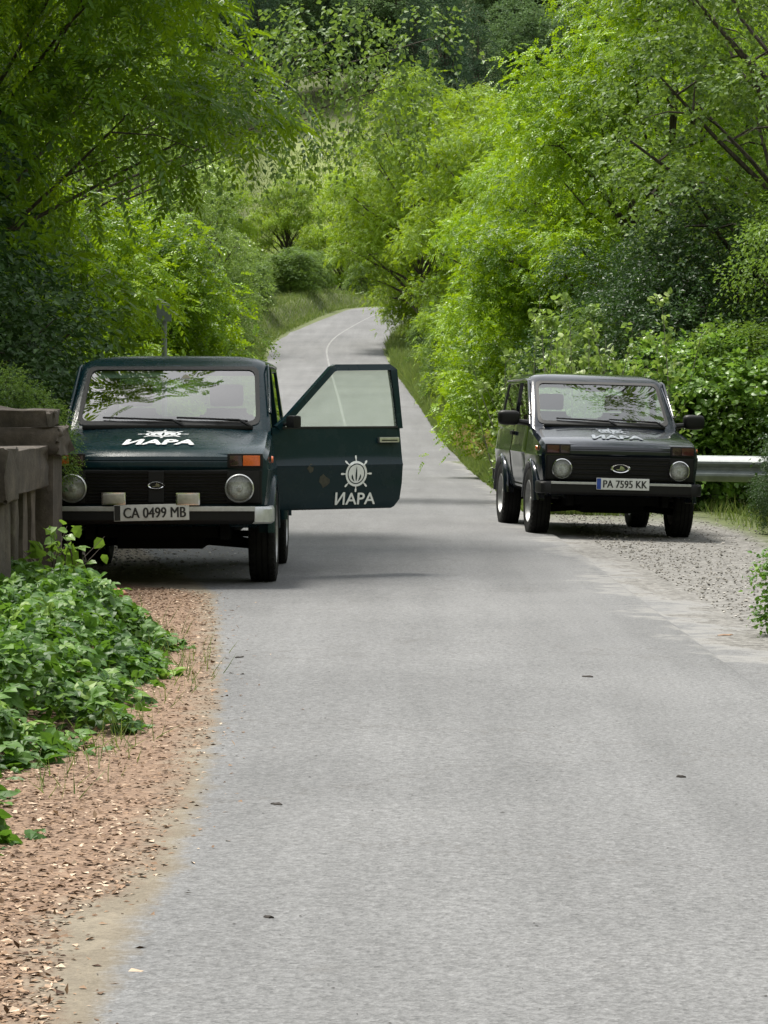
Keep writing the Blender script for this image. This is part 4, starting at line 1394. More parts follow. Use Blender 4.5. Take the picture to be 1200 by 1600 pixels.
def wood_mesh(name, base_r, lobes, H, lean=(0, 0), fork=0.35, seed=0, bow=.25, n=7, limb=.55):
    """tapered trunk with limbs that run into each lobe"""
    r = random.Random(seed)
    mb = MB()
    top = Vector((lean[0], lean[1], H*.88))
    def tp(t): return Vector((lean[0]*t**1.6+bow*math.sin(t*5+seed)*.35*t, lean[1]*t**1.6+bow*math.cos(t*4+seed)*.35*t, H*.88*t))
    ts = [0, .04, .15, .3, .45, .6, .75, .9, 1]
    mb.tube([tp(t)+Vector((0, 0, -.35 if t == 0 else 0)) for t in ts], [base_r*(1.35 if t == 0 else 1.1 if t < .05 else 1-.82*t) for t in ts], n)
    for l in lobes:
        c = Vector(l[:3])
        t0 = min(.9, max(.12, (c.z/H)*.72-.10+r.uniform(-.06, .06)))
        a = tp(t0); rad = base_r*(1-.82*t0)*limb
        m1 = a.lerp(c, .35)+Vector((r.uniform(-.2, .2), r.uniform(-.2, .2), .18*(c-a).length*.6))
        m2 = a.lerp(c, .7)+Vector((r.uniform(-.2, .2), r.uniform(-.2, .2), .12*(c-a).length*.5))
        e = c+(c-m2).normalized()*min(l[3:])*.6
        mb.tube([a, m1, m2, c, e], [rad, rad*.7, rad*.45, rad*.28, .006], 5)
        for q in range(3):
            d = Vector((r.gauss(0, 1), r.gauss(0, 1), r.gauss(.3, .7))).normalized()
            k = m2.lerp(c, r.random())
            f = k+Vector((d.x*l[3], d.y*l[4], d.z*l[5]))*.85
            mb.tube([k, k.lerp(f, .5)+Vector((0, 0, .06)), f], [rad*.28, rad*.16, .004], 4)
    return mb.mesh(name, fix=False)

def rand_lobes(n, H, z0, rad, lr, seed, squash=.7, top=.55, sep=.62):
    r = random.Random(seed)
    out = []
    tries = 0
    while len(out) < n and tries < 4000:
        tries += 1
        t = r.random()**.9
        z = z0+(H-z0)*t
        env = rad*math.sin(math.pi*min(1, max(0.05, (.16+t*.84))))**top
        a = r.uniform(0, 2*math.pi); q = env*math.sqrt(r.uniform(.15, 1))
        s = lr*r.uniform(.65, 1.25)
        c = (q*math.cos(a), q*math.sin(a), z)
        if any((c[0]-o[0])**2+(c[1]-o[1])**2+((c[2]-o[2])*1.4)**2 < (sep*(s+o[3]))**2 for o in out): continue
        out.append((*c, s*r.uniform(.9, 1.25), s*r.uniform(.9, 1.25), s*squash*r.uniform(.8, 1.2)))
    return out

PROTO = {}
def proto(key, crown, wood, leafmat, barkmat):
    PROTO[key] = (crown, wood, leafmat, barkmat)
def plant(name, key, x, y, s, rz, label, cat, group=None, z=None, sz=None, crown_name="crown", wood_name="trunk", leafmat=None):
    cm, wm, lm, bk = PROTO[key]
    g = float(ground_z(x, y)) if z is None else z
    o = empty(name, (x, y, g-.02), (0, 0, rz)); o.scale = (s, s, sz or s)
    tag(o, label, cat, group)
    lm = leafmat or lm
    for nm, me, mt in ((crown_name, cm, M[lm]), (wood_name, wm, M[bk])):
        if me is None: continue
        if not me.materials: me.materials.append(mt)
        c = bpy.data.objects.new(nm, me); col.objects.link(c); c.parent = o
        c.material_slots[0].link = 'OBJECT'; c.material_slots[0].material = mt
    return o

PIN = [T_pinnate(5, .25, .036, .070, .30, 1, False), T_pinnate(4, .21, .036, .070, .5, 2, False), T_pinnate(5, .27, .038, .072, .22, 3, False)]
PIN_L = [T_pinnate(8, .44, .034, .098, .40, 4), T_pinnate(7, .40, .034, .092, .55, 5)]
KITE = [T_kite(.66, .10, .12), T_kite(.58, .14, .2)]
ROUND = [T_leaf6(.85, .06, .12), T_leaf6(.78, .10, .2)]
KROUND = [T_kite(.86, .08, .10), T_kite(.75, .12, .15)]

for k, key in enumerate(("locust_a", "locust_b")):          # tall feathery trees
    lb = rand_lobes(44, 9.2, 1.5, 3.2, .80, 20+k, .62, sep=.80)
    proto(key, crown_mesh(key, lb, 4000, 5, .30, .95, PIN, .40, .75, .15, upb=.75, out=.35), wood_mesh(key+"w", .15, lb, 9.2, (.5, .2), seed=k), 'robinia', 'bark')
lb = rand_lobes(20, 4.2, .5, 1.45, .52, 31, .75, sep=.78)
proto("locust_shrub", crown_mesh("ls", lb, 1500, 5, .28, .95, PIN, .3, .7, .2, upb=.6, out=.4), wood_mesh("lsw", .05, lb, 4.0, seed=4), 'robinia', 'bark')
lb = [l for l in rand_lobes(60, 11, 2.4, 3.5, .85, 41, .55, sep=.78) if l[0]+l[3] < (2.35 if l[2] < 4.6 else 3.6)]
proto("pinnate_tree", crown_mesh("pt", lb, 2700, 5, .4, .95, PIN_L, .45, .9, .15, upb=.75, out=.45), wood_mesh("ptw", .17, lb, 11, (.4, .2), seed=6, limb=.25), 'ailanthus', 'bark')
lb = rand_lobes(18, 11, 7.2, 3.3, .95, 43, .6)
proto("unseen_pinnate", crown_mesh("hp", lb, 900, 5, .55, 1.0, PIN_L, .5, .9, .15, upb=.5), wood_mesh("hpw", .19, lb, 11, (.8, -.3), seed=7), 'ailanthus', 'bark')
lb = rand_lobes(16, 11, 7.4, 2.9, .85, 44, .6)
proto("unseen_poplar", crown_mesh("hq", lb, 1300, 9, .5, .085, KROUND, .5, .45, .2), wood_mesh("hqw", .17, lb, 11, (.5, .2), seed=9), 'poplar', 'bark')
lb = rand_lobes(50, 11, 1.4, 2.8, .80, 51, .7, sep=.76)
proto("poplar_tree", crown_mesh("pp", lb, 4600, 9, .40, .085, KROUND, .45, .5, .2, upb=.5, out=.5), wood_mesh("ppw", .17, lb, 11, (.3, .3), seed=8), 'poplar', 'bark')
lb = rand_lobes(22, 4.0, .2, 1.6, .70, 61, .85, .4)
proto("dark_shrub", crown_mesh("ds", lb, 3400, 8, .38, .075, KITE, .35, .55, .25), wood_mesh("dsw", .06, lb, 3.8, seed=10), 'dark_leaf', 'bark')
lb = rand_lobes(34, 4.4, .3, 2.1, .66, 71, .65, .35, sep=.78)
proto("vine_thicket", crown_mesh("vt", lb, 4200, 8, .42, .065, KITE, .45, .7, .12, upb=.7, out=.4), wood_mesh("vtw", .07, lb, 4.2, seed=12), 'vine', 'bark')
lb = rand_lobes(14, 2.0, .2, 1.0, .45, 81, .8, .4)
proto("broad_bush", crown_mesh("bb", lb, 1100, 7, .34, .095, ROUND, .3, .55, .2, upb=.4), wood_mesh("bbw", .03, lb, 1.8, seed=14), 'lime', 'bark')

# upright poplar saplings: leaves all the way up thin stems
def sapling_meshes(nst, H, spread, leaf, nl, seed, temps=ROUND):
    r = np.random.default_rng(seed)
    P, X, Nn, S, rn = [], [], [], [], []
    mb = MB()
    for k in range(nst):
        b = np.array([r.normal()*spread*.4, r.normal()*spread*.4, 0.])
        h = H*r.uniform(.55, 1.05)
        tip = b+np.array([r.normal()*spread*.45, r.normal()*spread*.45, h])
        mid = (b+tip)/2+np.array([r.normal()*.1, r.normal()*.1, 0])
        bez = lambda t: (b[None]*((1-t)**2)[:, None]+mid[None]*(2*t*(1-t))[:, None]+tip[None]*(t**2)[:, None])
        mb.tube([tuple(q) for q in bez(np.array([0, .3, .6, .85, 1.]))], [.016, .013, .009, .005, .002], 5)
        nb = max(4, int(h/.16))
        for j in range(nb):
            t0 = r.uniform(.12, 1)
            q = bez(np.array([t0]))[0]
            a = r.uniform(0, 2*math.pi); L = (.18+.42*(1-t0))*r.uniform(.6, 1.2)
            dirn = np.array([math.cos(a)*.75, math.sin(a)*.75, .75]); dirn /= np.linalg.norm(dirn)
            mb.tube([tuple(q), tuple(q+dirn*L)], [.004, .0015], 3)
            m = int(nl*r.uniform(.7, 1.3))
            s = r.uniform(.1, 1.05, m)
            P.append(q+dirn*(L*s)[:, None]+r.normal(size=(m, 3))*.025)
            xd = r.normal(size=(m, 3))+dirn*.5; xd[:, 2] -= .45
            X.append(xd); Nn.append(r.normal(size=(m, 3))*.6+np.array([0, 0, .6])+dirn*.3)
            S.append(leaf*r.uniform(.65, 1.2, m)); rn.append(np.clip(r.normal(.5, .2)+r.normal(size=m)*.22, 0, 1))
    return scatter("sap", np.concatenate(P), np.concatenate(X), np.concatenate(Nn), np.concatenate(S), temps, np.concatenate(rn)), mb.mesh("sapw", fix=False)
a, b_ = sapling_meshes(20, 2.75, 1.0, .085, 12, 3); proto("sapling", a, b_, 'sapling', 'bark_pale')
a, b_ = sapling_meshes(5, .50, .12, .085, 5, 9); proto("seedling", a, b_, 'lime', 'bark')

# distant trees
def far_lobes(H, rad, n, seed): return rand_lobes(n, H, H*.18, rad, rad*.42, seed, .8, .6)
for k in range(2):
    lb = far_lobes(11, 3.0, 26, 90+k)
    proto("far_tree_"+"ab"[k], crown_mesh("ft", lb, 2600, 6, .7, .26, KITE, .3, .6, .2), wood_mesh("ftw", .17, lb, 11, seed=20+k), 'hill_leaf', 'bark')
lb = []
for i in range(9):
    z = 2.2+i*1.15
    for j in range(max(1, 5-i//2)):
        a = j*2.4+i; q = (2.1*(1-i/10))*.75
        lb.append((q*math.cos(a), q*math.sin(a), z, 1.0*(1.1-i/12), 1.0*(1.1-i/12), .42))
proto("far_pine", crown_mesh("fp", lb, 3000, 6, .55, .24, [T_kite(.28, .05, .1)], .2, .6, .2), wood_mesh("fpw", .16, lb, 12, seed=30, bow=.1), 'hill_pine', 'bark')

# ---- near left: overhanging tree, dark shrubs behind the parapet
G_L = None
plant("pinnate_tree", "pinnate_tree", -4.5, 26.5, 1.0, 0.0, "big tree with drooping feathery leaves leaning over the green car", "tree")
plant("pinnate_tree", "pinnate_tree", -6.8, 31.0, .85, 3.6, "feathery-leaved tree standing behind the one that leans over the green car", "tree")
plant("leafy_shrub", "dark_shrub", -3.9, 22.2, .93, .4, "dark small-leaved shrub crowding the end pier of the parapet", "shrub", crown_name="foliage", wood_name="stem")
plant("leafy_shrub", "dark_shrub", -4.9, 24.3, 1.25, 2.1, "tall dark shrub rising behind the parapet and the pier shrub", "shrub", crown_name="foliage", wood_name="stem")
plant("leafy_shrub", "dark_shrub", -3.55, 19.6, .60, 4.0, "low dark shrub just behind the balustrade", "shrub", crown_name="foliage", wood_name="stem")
plant("pinnate_tree", "unseen_pinnate", -5.85, 23.2, 1.0, 5.2, "feathery tree whose high crown roofs over the green car", "tree")  # unseen crown, placed so the windscreen mirrors dark foliage
plant("poplar_tree", "poplar_tree", -7.4, 38.0, 1.05, 2.0, "tall poplar behind the feathery trees, shade put into its dark leaves", "tree", leafmat='dark_leaf')  # shaded crown imitated by swapping in the dark leaf colour
# sunny undergrowth behind the green car
for (x, y, s, r_, l) in ((-2.75, 31.6, .44, 1.9, "feathery shrub directly behind the green car's roof"), (-4.0, 35.5, .95, .5, "sunny feathery shrub around the small grey sign plate"), (-3.4, 39.5, .95, 2.5, "yellow-green feathery shrub behind the sign plate shrub"),
                         (-5.6, 38.0, 1.2, 4.0, "yellow-green feathery shrub deep in the shade under the poplar")):
    plant("locust_shrub", "locust_shrub", x, y, s, r_, l, "shrub", crown_name="foliage", wood_name="stem")
plant("poplar_tree", "poplar_tree", -3.95, 51, .56, .6, "light green poplar overhanging the left road edge", "tree", leafmat='sapling')
plant("poplar_tree", "poplar_tree", -4.6, 45, .52, 3.3, "young poplar with low branches over the grassy patch", "tree")
plant("poplar_tree", "poplar_tree", -5.0, 68, .60, 1.3, "poplar standing behind the light green poplar on the left", "tree")
# ---- tall poplar whose hanging boughs cross above the road
lbh = [(0, 0, 8.5, 1.5, 1.5, 1.3), (.9, -.4, 9.8, 1.3, 1.3, 1.1), (1.6, .3, 7.6, .9, .9, .7), (2.6, -.2, 7.9, .9, .8, .7), (3.3, .2, 7.2, .75, .75, .75), (3.9, -.3, 6.5, .6, .6, .75),
       (4.6, 0, 7.1, .8, .7, .8), (5.2, .3, 6.3, .55, .55, .8), (5.6, -.2, 7.3, .7, .7, .6), (6.3, .1, 6.7, .55, .55, .7), (6.8, -.2, 7.3, .6, .5, .5), (4.3, .4, 5.9, .4, .4, .5), (-1.2, .5, 7.4, 1.2, 1.2, 1.0), (-.6, -.9, 6.2, 1.0, 1.0, .8)]
proto("bough_poplar", crown_mesh("bp", lbh, 1700, 9, .45, .085, KROUND, .9, .35, .3, upb=.1), wood_mesh("bpw", .19, lbh, 10.5, seed=17, limb=.20), 'poplar', 'bark')
plant("poplar_tree", "bough_poplar", -6.3, 37.5, 1.0, 0.0, "tall poplar with long hanging boughs reaching across above the road", "tree", z=-1.2)

# ---- right side
plant("locust_tree", "locust_a", 4.6, 47, .92, .3, "bright green locust tree with a leaning bare trunk behind the navy car", "tree")
plant("locust_tree", "locust_b", 4.2, 58, .86, 2.6, "bright locust tree bending towards the road behind the leaning one", "tree")
plant("locust_tree", "locust_a", 4.6, 72, .9, 4.1, "locust tree in the middle of the row on the inside of the bend", "tree")
plant("locust_tree", "locust_b", 3.9, 90, .95, 5.2, "farthest locust tree, overhanging the road just before the bend", "tree", leafmat='robinia_far')
plant("locust_tree", "locust_a", 6.2, 104, 1.0, 1.2, "locust tree closing the view inside the bend", "tree", leafmat='robinia_far')
plant("locust_tree", "locust_b", 1.7, 110, 1.15, 3.3, "locust tree arching over the road where it starts to bend", "tree", leafmat='robinia_far')
plant("locust_tree", "locust_b", 8.2, 62, 1.05, .2, "tall locust tree standing back from the road behind the row", "tree")
plant("poplar_tree", "poplar_tree", 6.6, 41, 1.05, 4.4, "grey-green poplar towering above the vine thicket", "tree")
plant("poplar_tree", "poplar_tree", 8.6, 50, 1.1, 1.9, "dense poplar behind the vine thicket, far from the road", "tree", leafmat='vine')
for (x, y, s, r_, l) in ((2.9, 47.5, 1.0, .5, "cone-shaped bright green locust shrub at the road edge"), (3.9, 54, .9, 2.5, "locust shrub behind the cone-shaped one"),
                         (2.7, 66, .75, 1.5, "small locust shrub above the dry grass on the road edge"), (3.3, 80, .85, 3.1, "dark locust shrub on the bank near the bend"), (5.2, 45, .95, 5.0, "locust shrub under the leaning trunk")):
    plant("locust_shrub", "locust_shrub", x, y, s, r_, l, "shrub", crown_name="foliage", wood_name="stem")
plant("leafy_shrub", "dark_shrub", 4.35, 38.9, .90, 5.1, "heavy shrub between the saplings and the vine thicket, its dark leaves standing in for shade", "shrub", crown_name="foliage", wood_name="stem")  # added as dark fill where the gap is only deep shade
plant("leafy_shrub", "dark_shrub", 3.5, 42.6, .85, 1.7, "shrub behind the pale saplings, deep shade put into its dark leaves", "shrub", crown_name="foliage", wood_name="stem")  # dark leaf colour paints the deep shade behind the saplings
plant("leafy_shrub", "dark_shrub", 4.6, 43.2, 1.0, 3.7, "tall shrub between the thicket and the leaning locust, shade put into its dark leaves", "shrub", crown_name="foliage", wood_name="stem")  # deep shade of this corner is put into the leaf colour
plant("leafy_shrub", "dark_shrub", 2.4, 88, .6, .7, "dark shrub on the earth bank where the road bends", "shrub", crown_name="foliage", wood_name="stem")
plant("vine_thicket", "vine_thicket", 6.0, 37.2, 1.0, 1.0, "thicket draped with vines behind the guard rail", "thicket", crown_name="foliage", wood_name="stem")
plant("vine_thicket", "vine_thicket", 5.0, 40.0, .95, 2.6, "thicket between the saplings and the vine-draped one, shade put into its dark leaves", "thicket", crown_name="foliage", wood_name="stem", leafmat='dark_leaf')  # dark leaves imitate the thicket's shaded interior
plant("leafy_shrub", "dark_shrub", 5.45, 28.6, .60, 3.0, "dark shrub covering the near end of the guard rail", "shrub", crown_name="foliage", wood_name="stem")
plant("leafy_shrub", "dark_shrub", 6.0, 31.5, .8, 1.1, "dark shrub behind the one at the guard rail's end", "shrub", crown_name="foliage", wood_name="stem")
for (x, y, s, r_, l) in ((2.45, 35.6, 1.0, .4, "pale poplar saplings rising right behind the navy car's roof"), (2.15, 39.0, .80, 2.0, "pale poplar saplings leaning over the road edge behind the navy car"),
                         (3.2, 36.2, .92, 4.0, "pale poplar saplings beside the guard rail with one bare stem")):
    plant("poplar_sapling", "sapling", x, y, s, r_, l, "sapling", crown_name="foliage", wood_name="stem")
plant("broad_leaved_bush", "broad_bush", 4.45, 36.2, .95, .5, "lime green bush behind the guard rail beam", "bush", crown_name="foliage", wood_name="stem")
plant("broad_leaved_bush", "broad_bush", 3.75, 36.6, .9, 2.5, "lime green bush between the navy car's mirror and the guard rail", "bush", crown_name="foliage", wood_name="stem")
plant("broad_leaved_bush", "broad_bush", 1.95, 35.5, .42, 1.5, "low green bush hugging the road behind the navy car", "bush", crown_name="foliage", wood_name="stem", leafmat='vine')
plant("broad_leaved_bush", "broad_bush", 2.55, 15.9, .30, 3.5, "small green bush on the near edge of the gravel verge", "bush", crown_name="foliage", wood_name="stem", leafmat='bramble')
plant("young_sapling", "seedling", -1.97, 17.1, 1.0, .5, "bright green seedling in front of the parapet's end pier", "sapling", crown_name="foliage", wood_name="stem")
plant("leafy_shrub", "dark_shrub", -2.52, 19.22, .19, 1.0, "leafy twigs hanging over the green car's hidden headlight", "shrub", crown_name="foliage", wood_name="stem", z=.72, leafmat='vine')

for (x, y, s, r_, lm, l) in ((2.75, 44.0, .50, 1.0, 'robinia', "low feathery bush on the road edge between the saplings and the cone-shaped shrub"), (2.9, 52.5, .5, 2.0, 'vine', "low dark bush on the road edge short of the dry grass"),
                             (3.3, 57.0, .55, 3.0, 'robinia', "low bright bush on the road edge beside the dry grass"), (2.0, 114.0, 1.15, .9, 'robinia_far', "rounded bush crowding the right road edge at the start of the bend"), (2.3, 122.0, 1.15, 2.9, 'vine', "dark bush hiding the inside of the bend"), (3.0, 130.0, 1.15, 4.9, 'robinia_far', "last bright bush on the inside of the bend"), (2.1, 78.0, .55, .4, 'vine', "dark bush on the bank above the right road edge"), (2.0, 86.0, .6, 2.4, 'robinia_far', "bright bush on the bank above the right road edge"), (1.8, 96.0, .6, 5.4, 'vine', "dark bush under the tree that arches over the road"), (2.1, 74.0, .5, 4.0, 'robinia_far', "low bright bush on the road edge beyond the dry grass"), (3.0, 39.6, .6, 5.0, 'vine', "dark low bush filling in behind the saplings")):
    plant("locust_shrub", "locust_shrub", x, y, s, r_, l, "shrub", crown_name="foliage", wood_name="stem", leafmat=lm)
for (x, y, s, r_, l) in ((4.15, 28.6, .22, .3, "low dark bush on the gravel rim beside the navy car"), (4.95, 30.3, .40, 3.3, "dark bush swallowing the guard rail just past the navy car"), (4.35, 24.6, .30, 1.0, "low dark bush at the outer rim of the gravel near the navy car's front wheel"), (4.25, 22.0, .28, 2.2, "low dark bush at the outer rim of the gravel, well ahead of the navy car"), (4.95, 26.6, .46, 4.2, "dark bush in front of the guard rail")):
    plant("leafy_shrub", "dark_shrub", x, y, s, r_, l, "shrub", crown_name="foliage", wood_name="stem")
plant("poplar_tree", "unseen_poplar", 5.9, 31.8, 1.05, 5.4, "poplar whose high crown hangs above the navy car and the guard rail", "tree")  # out-of-frame crown added to give the windscreen branches to reflect
# ---- left far verge hedge and hillside
for k, (y, d, s) in enumerate([(96+4.2*q, -4.6-.5*(q % 3), .75+.12*((q*7) % 4)) for q in range(13)]):
    plant("locust_shrub", "locust_shrub", float(road_c(y))+d, y, s*.75, k*1.7, "low green shrub in the hedge on the bank of the uphill road", "shrub", "hedge shrubs on the uphill bank", crown_name="foliage", wood_name="stem", leafmat='vine' if k % 2 else 'poplar', sz=.5)
for k, (x, y, s, key, lm, l) in enumerate(((-9.5, 84, .95, "poplar_tree", None, "poplar at the back of the grassy patch"), (-9, 108, .9, "poplar_tree", 'sapling', "light poplar above the hedge on the uphill bank"),
                           (-11, 132, 1.0, "locust_a", 'robinia_far', "rounded locust tree at the top of the hedge"))):
    plant("poplar_tree" if "poplar" in key else "locust_tree", key, x, y, s, k*2.1, l, "tree", leafmat=lm)
for k, (x, y, s) in enumerate(((-9.5, 158, .80), (-5.6, 161, .68), (-2.2, 157, .74), (1.6, 163, .8), (5.5, 168, 1.0))):
    plant("locust_tree", "locust_b" if k % 2 else "locust_a", x, y, s, k*1.3, "bright locust tree in the row straight ahead behind the bend, below the clearing", "tree", "locust trees behind the bend", leafmat='robinia_far')
hr = random.Random(5)
spots = []
for k in range(900):
    y = hr.uniform(160, 330); x = hr.uniform(-.13*y-6, .12*y+6)
    if -11 < x < 1.5 and y < 192: continue
    if abs(x-float(road_c(y))) < 5: continue
    if any((x-a)**2+(y-b)**2 < (3.6 if y < 230 else 4.6)**2 for a, b in spots): continue
    spots.append((x, y))
    if len(spots) >= 130: break
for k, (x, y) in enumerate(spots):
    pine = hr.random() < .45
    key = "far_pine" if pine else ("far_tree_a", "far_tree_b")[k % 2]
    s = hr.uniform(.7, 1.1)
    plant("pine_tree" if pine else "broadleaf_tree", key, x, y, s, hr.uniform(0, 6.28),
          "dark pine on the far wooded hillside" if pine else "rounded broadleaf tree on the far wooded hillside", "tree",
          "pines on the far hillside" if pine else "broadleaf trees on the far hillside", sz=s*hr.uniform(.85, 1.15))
# bare brush at the edge of the clearing
mb = MB(); r = random.Random(3)
for k in range(26):
    x0 = r.uniform(-1.6, 1.6); h = r.uniform(1.2, 3.4)
    mb.tube([(x0, r.uniform(-.5, .5), -.2), (x0+r.uniform(-.3, .3), 0, h*.5), (x0+r.uniform(-.7, .7), r.uniform(-.4, .4), h)], [.05, .035, .01], 5)
x, y = px(541, 195, 190)[0], 190
bo = mb.build("dead_brush", M['bark_pale'], None, smooth=60, fix=False); bo.location = (x, y, float(ground_z(x, y)))
tag(bo, "patch of bare grey dead stems at the top of the hillside clearing", "brush")

# ------------------------------------------------------------------ stuff: grass, ground cover, litter, gravel
def stuff(name, me, mat, label, cat):
    o = link_mesh(name, me, None, mat)
    return tag(o, label, cat, None, "stuff")
def grass_mesh(name, xs, ys, hgt, width=.009, lean=.35):
    n = len(xs)
    P = np.stack([xs, ys, ground_z(xs, ys)-.01], -1)
    X = rng.normal(size=(n, 3))*lean; X[:, 2] = 1
    Nn = rng.normal(size=(n, 3)); Nn[:, 2] *= .2
    return scatter(name, P, X, Nn, hgt, [T_blade()], np.clip(rng.normal(.5, .25, n), 0, 1), W=np.full(n, width)*rng.uniform(.7, 1.4, n))
n = 60000
ys = 33+70*rng.random(n)**1.25
d = 2.22+np.abs(rng.normal(size=n))*.6
dens = vnoise(ys*.5, d*1.2, 4)
h = (.22+.60*dens)*np.clip((d-2.05)*1.6, .25, 1)*rng.uniform(.6, 1.2, n)
stuff("verge_grass", grass_mesh("g1", road_c(ys)+d, ys, h, .012), M['grass'], "tall green grass along the right road edge", "grass")
n = 30000
ys = 60+85*rng.random(n); xs = road_c(ys)-2.4-np.abs(rng.normal(size=n))*1.6
stuff("meadow_grass", grass_mesh("g2", xs, ys, rng.uniform(.1, .35, n), .02), M['grass'], "yellow-green grass beside the left road edge", "grass")
n = 26000
ys = 68+75*rng.random(n); xs = road_c(ys)+2.35+np.abs(rng.normal(size=n))*1.2
stuff("bank_grass", grass_mesh("g7", xs, ys, rng.uniform(.15, .55, n), .028), M['grass'], "rough grass on the right bank of the uphill road", "grass")
n = 4200
ys = 60+rng.normal(size=n)*1.8; xs = road_c(ys)+2.42+np.abs(rng.normal(size=n))*.36
stuff("dry_grass", grass_mesh("g3", xs, ys, rng.uniform(.35, .85, n), .012, .3), M['straw'], "tuft of dry straw-yellow grass at the right road edge", "grass")
n = 14000
ys = 160+32*rng.random(n); xs = rng.uniform(-11, 3, n)
stuff("clearing_grass", grass_mesh("g4", xs, ys, rng.uniform(.12, .35, n), .05), M['grass'], "pale grass on the hillside clearing", "grass")
n = 3000
ys = rng.uniform(11, 38, n); xs = 3.95+np.abs(rng.normal(size=n))*.8
stuff("gravel_edge_grass", grass_mesh("g5", xs, ys, rng.uniform(.06, .3, n), .008), M['grass'], "grass fringing the gravel under the guard rail", "grass")

# bramble ground cover in front of the parapet
EDGE = [(4, -1.5), (7.6, -1.20), (8.6, -1.10), (9.6, -1.10), (11, -1.05), (12.3, -.98), (13.3, -.93), (14.0, -1.0), (15.2, -1.22), (16.6, -1.52), (17.8, -1.86), (18.6, -2.05)]
n = 19000
ys = rng.uniform(5.5, 18.5, n)
e = lerp_tab(EDGE, ys)+(vnoise(ys*2.2, ys*0, 6)-.5)*.42
t = rng.random(n)**.8
xs = e-t*(e+2.35)
mound = np.clip((e-xs)*.65, .03, .30)*(0.55+.8*vnoise(xs*2.6, ys*2.6, 9))
zz = ground_z(xs, ys)*0-.02+mound*np.sqrt(rng.random(n))*1.15
P = np.stack([xs, ys, zz], -1)
X = rng.normal(size=(n, 3)); X[:, 2] = rng.normal(size=n)*.25-.1; X[:, 0] += .35; X[:, 1] -= .3
Nn = rng.normal(size=(n, 3))*.55+np.array([.10, -.25, 1.0])
rn = np.clip(rng.normal(.45, .24, n)+.5*(vnoise(xs*4, ys*4, 2)-.5), 0, 1)
keep = vnoise(xs*3.1, ys*3.1, 14) > .27
stuff("ground_cover", scatter("gc", P[keep], X[keep], Nn[keep], (.058*rng.uniform(.45, 1.35, n))[keep], [T_tri()], rn[keep]), M['bramble'],
      "green brambles sprawling over the bark litter below the parapet", "ground cover")
n = 500
ys = rng.uniform(9, 17, n); xs = lerp_tab(EDGE, ys)+rng.normal(size=n)*.1
stuff("verge_blades", grass_mesh("g6", xs, ys, rng.uniform(.06, .22, n), .005, .6), M['grass'], "thin grass blades at the edge of the brambles", "grass")

# bark litter
n = 62000
ys = 5.2+14.0*rng.random(n)**1.25
lim = lerp_tab(LL, ys)
lo_ = np.maximum(-.1376*ys-.45, -2.3)
xs = lim+.03-(lim-lo_)*rng.random(n)**.9
scat = rng.random(n) < .02
xs[scat] = lim[scat]+np.abs(rng.normal(size=scat.sum()))*.10
n = len(xs)
P = np.stack([xs, ys, ground_z(xs, ys)+.020+rng.random(n)*.012], -1)
inroad = xs > road_c(ys)-2.3
P[inroad, 2] = road_z(ys[inroad])+.002+rng.random(inroad.sum())*.014
X = rng.normal(size=(n, 3)); X[:, 2] *= .12
Nn = rng.normal(size=(n, 3))*.22+np.array([0, 0, 1.])
rn = np.clip(rng.normal(.52, .30, n), 0, 1)
stuff("bark_litter", scatter("bl", P, X, Nn, rng.uniform(.008, .032, n)*(1+.5*(rng.random(n) > .97)), [T_kite(.5, .06, .06), T_kite(.7, .10, .08), T_kite(.25, .04, .03)], rn), M['chip'], "orange-brown bark chips and dry leaves on the roadside", "litter")

# gravel stones: squat faceted pebbles
def T_stone(seed):
    r = np.random.default_rng(seed)
    v = np.array([(1, 0, .3), (.31, .95, .3), (-.81, .59, .3), (-.81, -.59, .3), (.31, -.95, .3), (.1, .1, .85), (0, 0, -.3)])*.5*r.uniform(.75, 1.2, (7, 1))
    f = [(i, (i+1) % 5, 5) for i in range(5)]+[((i+1) % 5, i, 6) for i in range(5)]
    return v, np.array(f)
STN = [T_stone(k) for k in range(5)]
def stones(name, xs, ys, size, label):
    n = len(xs)
    d = np.abs(xs-road_c(ys))
    z = np.where(d < 2.3, road_z(ys)+.0, ground_z(xs, ys))
    P = np.stack([xs, ys, z+size*.10], -1)
    X = rng.normal(size=(n, 3)); X[:, 2] = 0
    Nn = rng.normal(size=(n, 3))*.2+np.array([0, 0, 1.])
    stuff(name, scatter(name, P, X, Nn, size, STN, np.clip(rng.normal(.5, .25, n), 0, 1)), M['stone'], label, "gravel")
n = 5000
ys = rng.uniform(12, 34, n); xs = lerp_tab(RB, ys)+.25+np.abs(rng.normal(size=n))*1.0
ok = xs < 4.2; xs, ys = xs[ok], ys[ok]
stones("gravel", xs, ys, rng.uniform(.008, .026, len(xs))*(1+.8*(rng.random(len(xs)) > .97)), "loose grey gravel on the right verge")
n = 2600
ys = rng.uniform(5, 26, n); xs = lerp_tab(LL, ys)+.02+rng.normal(size=n)*.11
stones("roadside_pebbles", xs, ys, rng.uniform(.006, .020, n), "small pebbles along the sandy left road edge")
n = 1500
ys = rng.uniform(20.5, 26, n); xs = rng.uniform(-2.5, -.9, n)
stones("sandy_gravel", xs, ys, rng.uniform(.01, .035, n), "pale sandy gravel on the ground under the green car")

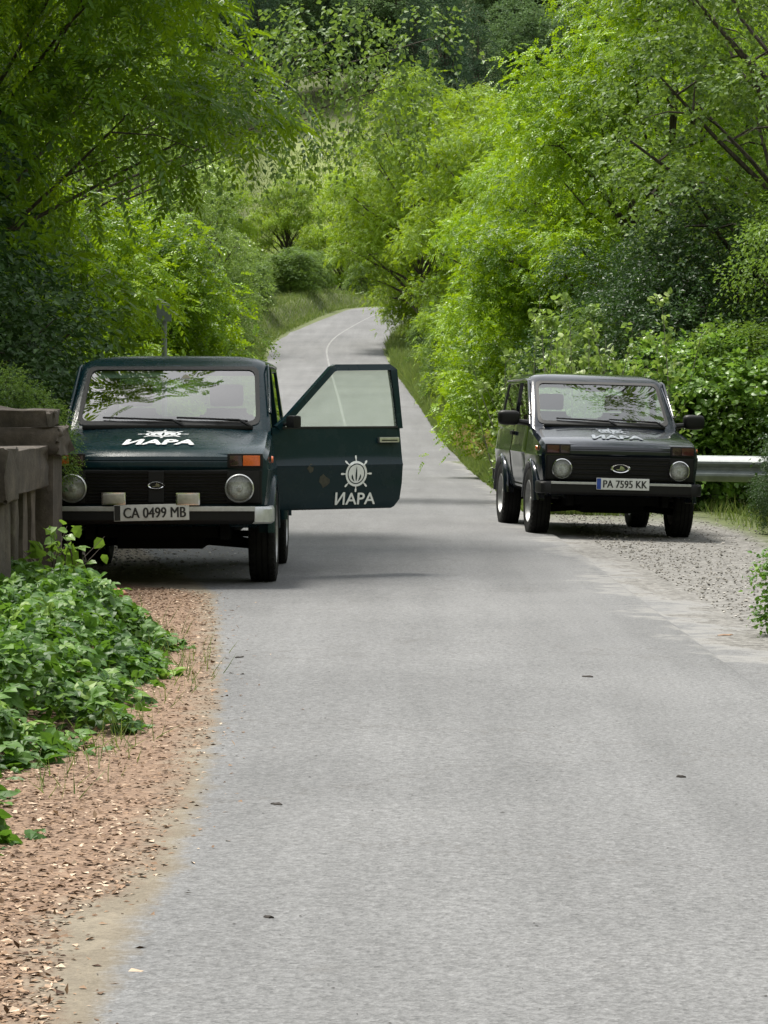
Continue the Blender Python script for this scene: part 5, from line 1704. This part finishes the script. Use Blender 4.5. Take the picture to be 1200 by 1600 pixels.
# ---- odds and ends on the ground
def debris(name, u, v, w, mat, label, seed, asp=.35, cat="debris"):
    D = CAM_H*4360/(v-627); x = (u-600)/4360*D
    r = random.Random(seed)
    mb = MB(); n = 9
    z0 = .002
    pts = [(w*math.cos(k*2*math.pi/n)*r.uniform(.6, 1.1), w*asp*1.6*math.sin(k*2*math.pi/n)*r.uniform(.5, 1.1)) for k in range(n)]
    vs = [(a, b, z0+r.uniform(0, .004)) for a, b in pts]+[(a*.55, b*.55, z0+r.uniform(.003, .007)) for a, b in pts]+[(a, b, z0-.012) for a, b in pts]
    fs = [(k, (k+1) % n, n+(k+1) % n, n+k) for k in range(n)]+[tuple(range(n, 2*n))]+[((k+1) % n, k, 2*n+k, 2*n+(k+1) % n) for k in range(n)]
    mb.add(vs, fs)
    o = mb.build(name, mat, None, smooth=60)
    o.location = (x, D, float(road_z(D)+.012-.021*min(1.0, ((x-float(road_c(D)))/2.32)**2)) if abs(x-float(road_c(D))) < 2.3 else float(ground_z(x, D))); o.rotation_euler.z = r.uniform(0, 3)
    tag(o, label, cat)
    return o
debris("asphalt_crumb", 418, 1446, .017, M['debris'], "black crumb lying on the asphalt near the sandy edge", 1)
debris("asphalt_crumb", 432, 1266, .022, M['debris'], "wide dark flake on the asphalt level with the brambles' near end", 2)
debris("asphalt_crumb", 1065, 1218, .020, M['debris'], "small dark flake on the right half of the bare asphalt", 3)
debris("asphalt_crumb", 918, 1060, .035, M['debris'], "thin dark flake on the asphalt left of the gravel's near tip", 4, .2)
debris("asphalt_crumb", 373, 1032, .045, M['debris'], "dark twig scrap on the asphalt beside the bark litter", 6, .2)
debris("fallen_leaf", 1136, 984, .06, M['dry_leaf'], "curled brown leaf on the edge of the near gravel", 5, .3, "leaf")
n = 420
ys = 5.6+24*rng.random(n)**1.4; xs = rng.uniform(-.9, 1.9, n)+.0
zz = road_z(ys)+.012-.021*np.clip((xs-road_c(ys))/2.32, -1, 1)**2+.002
stuff("road_grit", scatter("rg", np.stack([xs, ys, zz], -1), np.concatenate([rng.normal(size=(n, 2)), np.zeros((n, 1))], 1), rng.normal(size=(n, 3))*.12+np.array([0, 0, 1.]), rng.uniform(.004, .013, n)*(1+1.2*(rng.random(n) > .93)), [T_kite(.6, .08, .05), T_kite(.3, .05, .03)], np.clip(rng.normal(.1, .12, n), 0, 1)), M['debris'], "scattered dark grit and leaf crumbs on the asphalt", "grit")
bk_ = MB().from_bm(rough_box(-.055, .055, -.05, .05, -.03, .16, 5, 2, .006, .012)).build("broken_brick", M['brick'], None, smooth=40)
bk_.location = (px(180, 930, 16.6)[0], 16.6, .015); bk_.rotation_euler = (R(8), R(-6), .6)
tag(bk_, "upright reddish-brown brick fragment at the edge of the brambles", "brick")
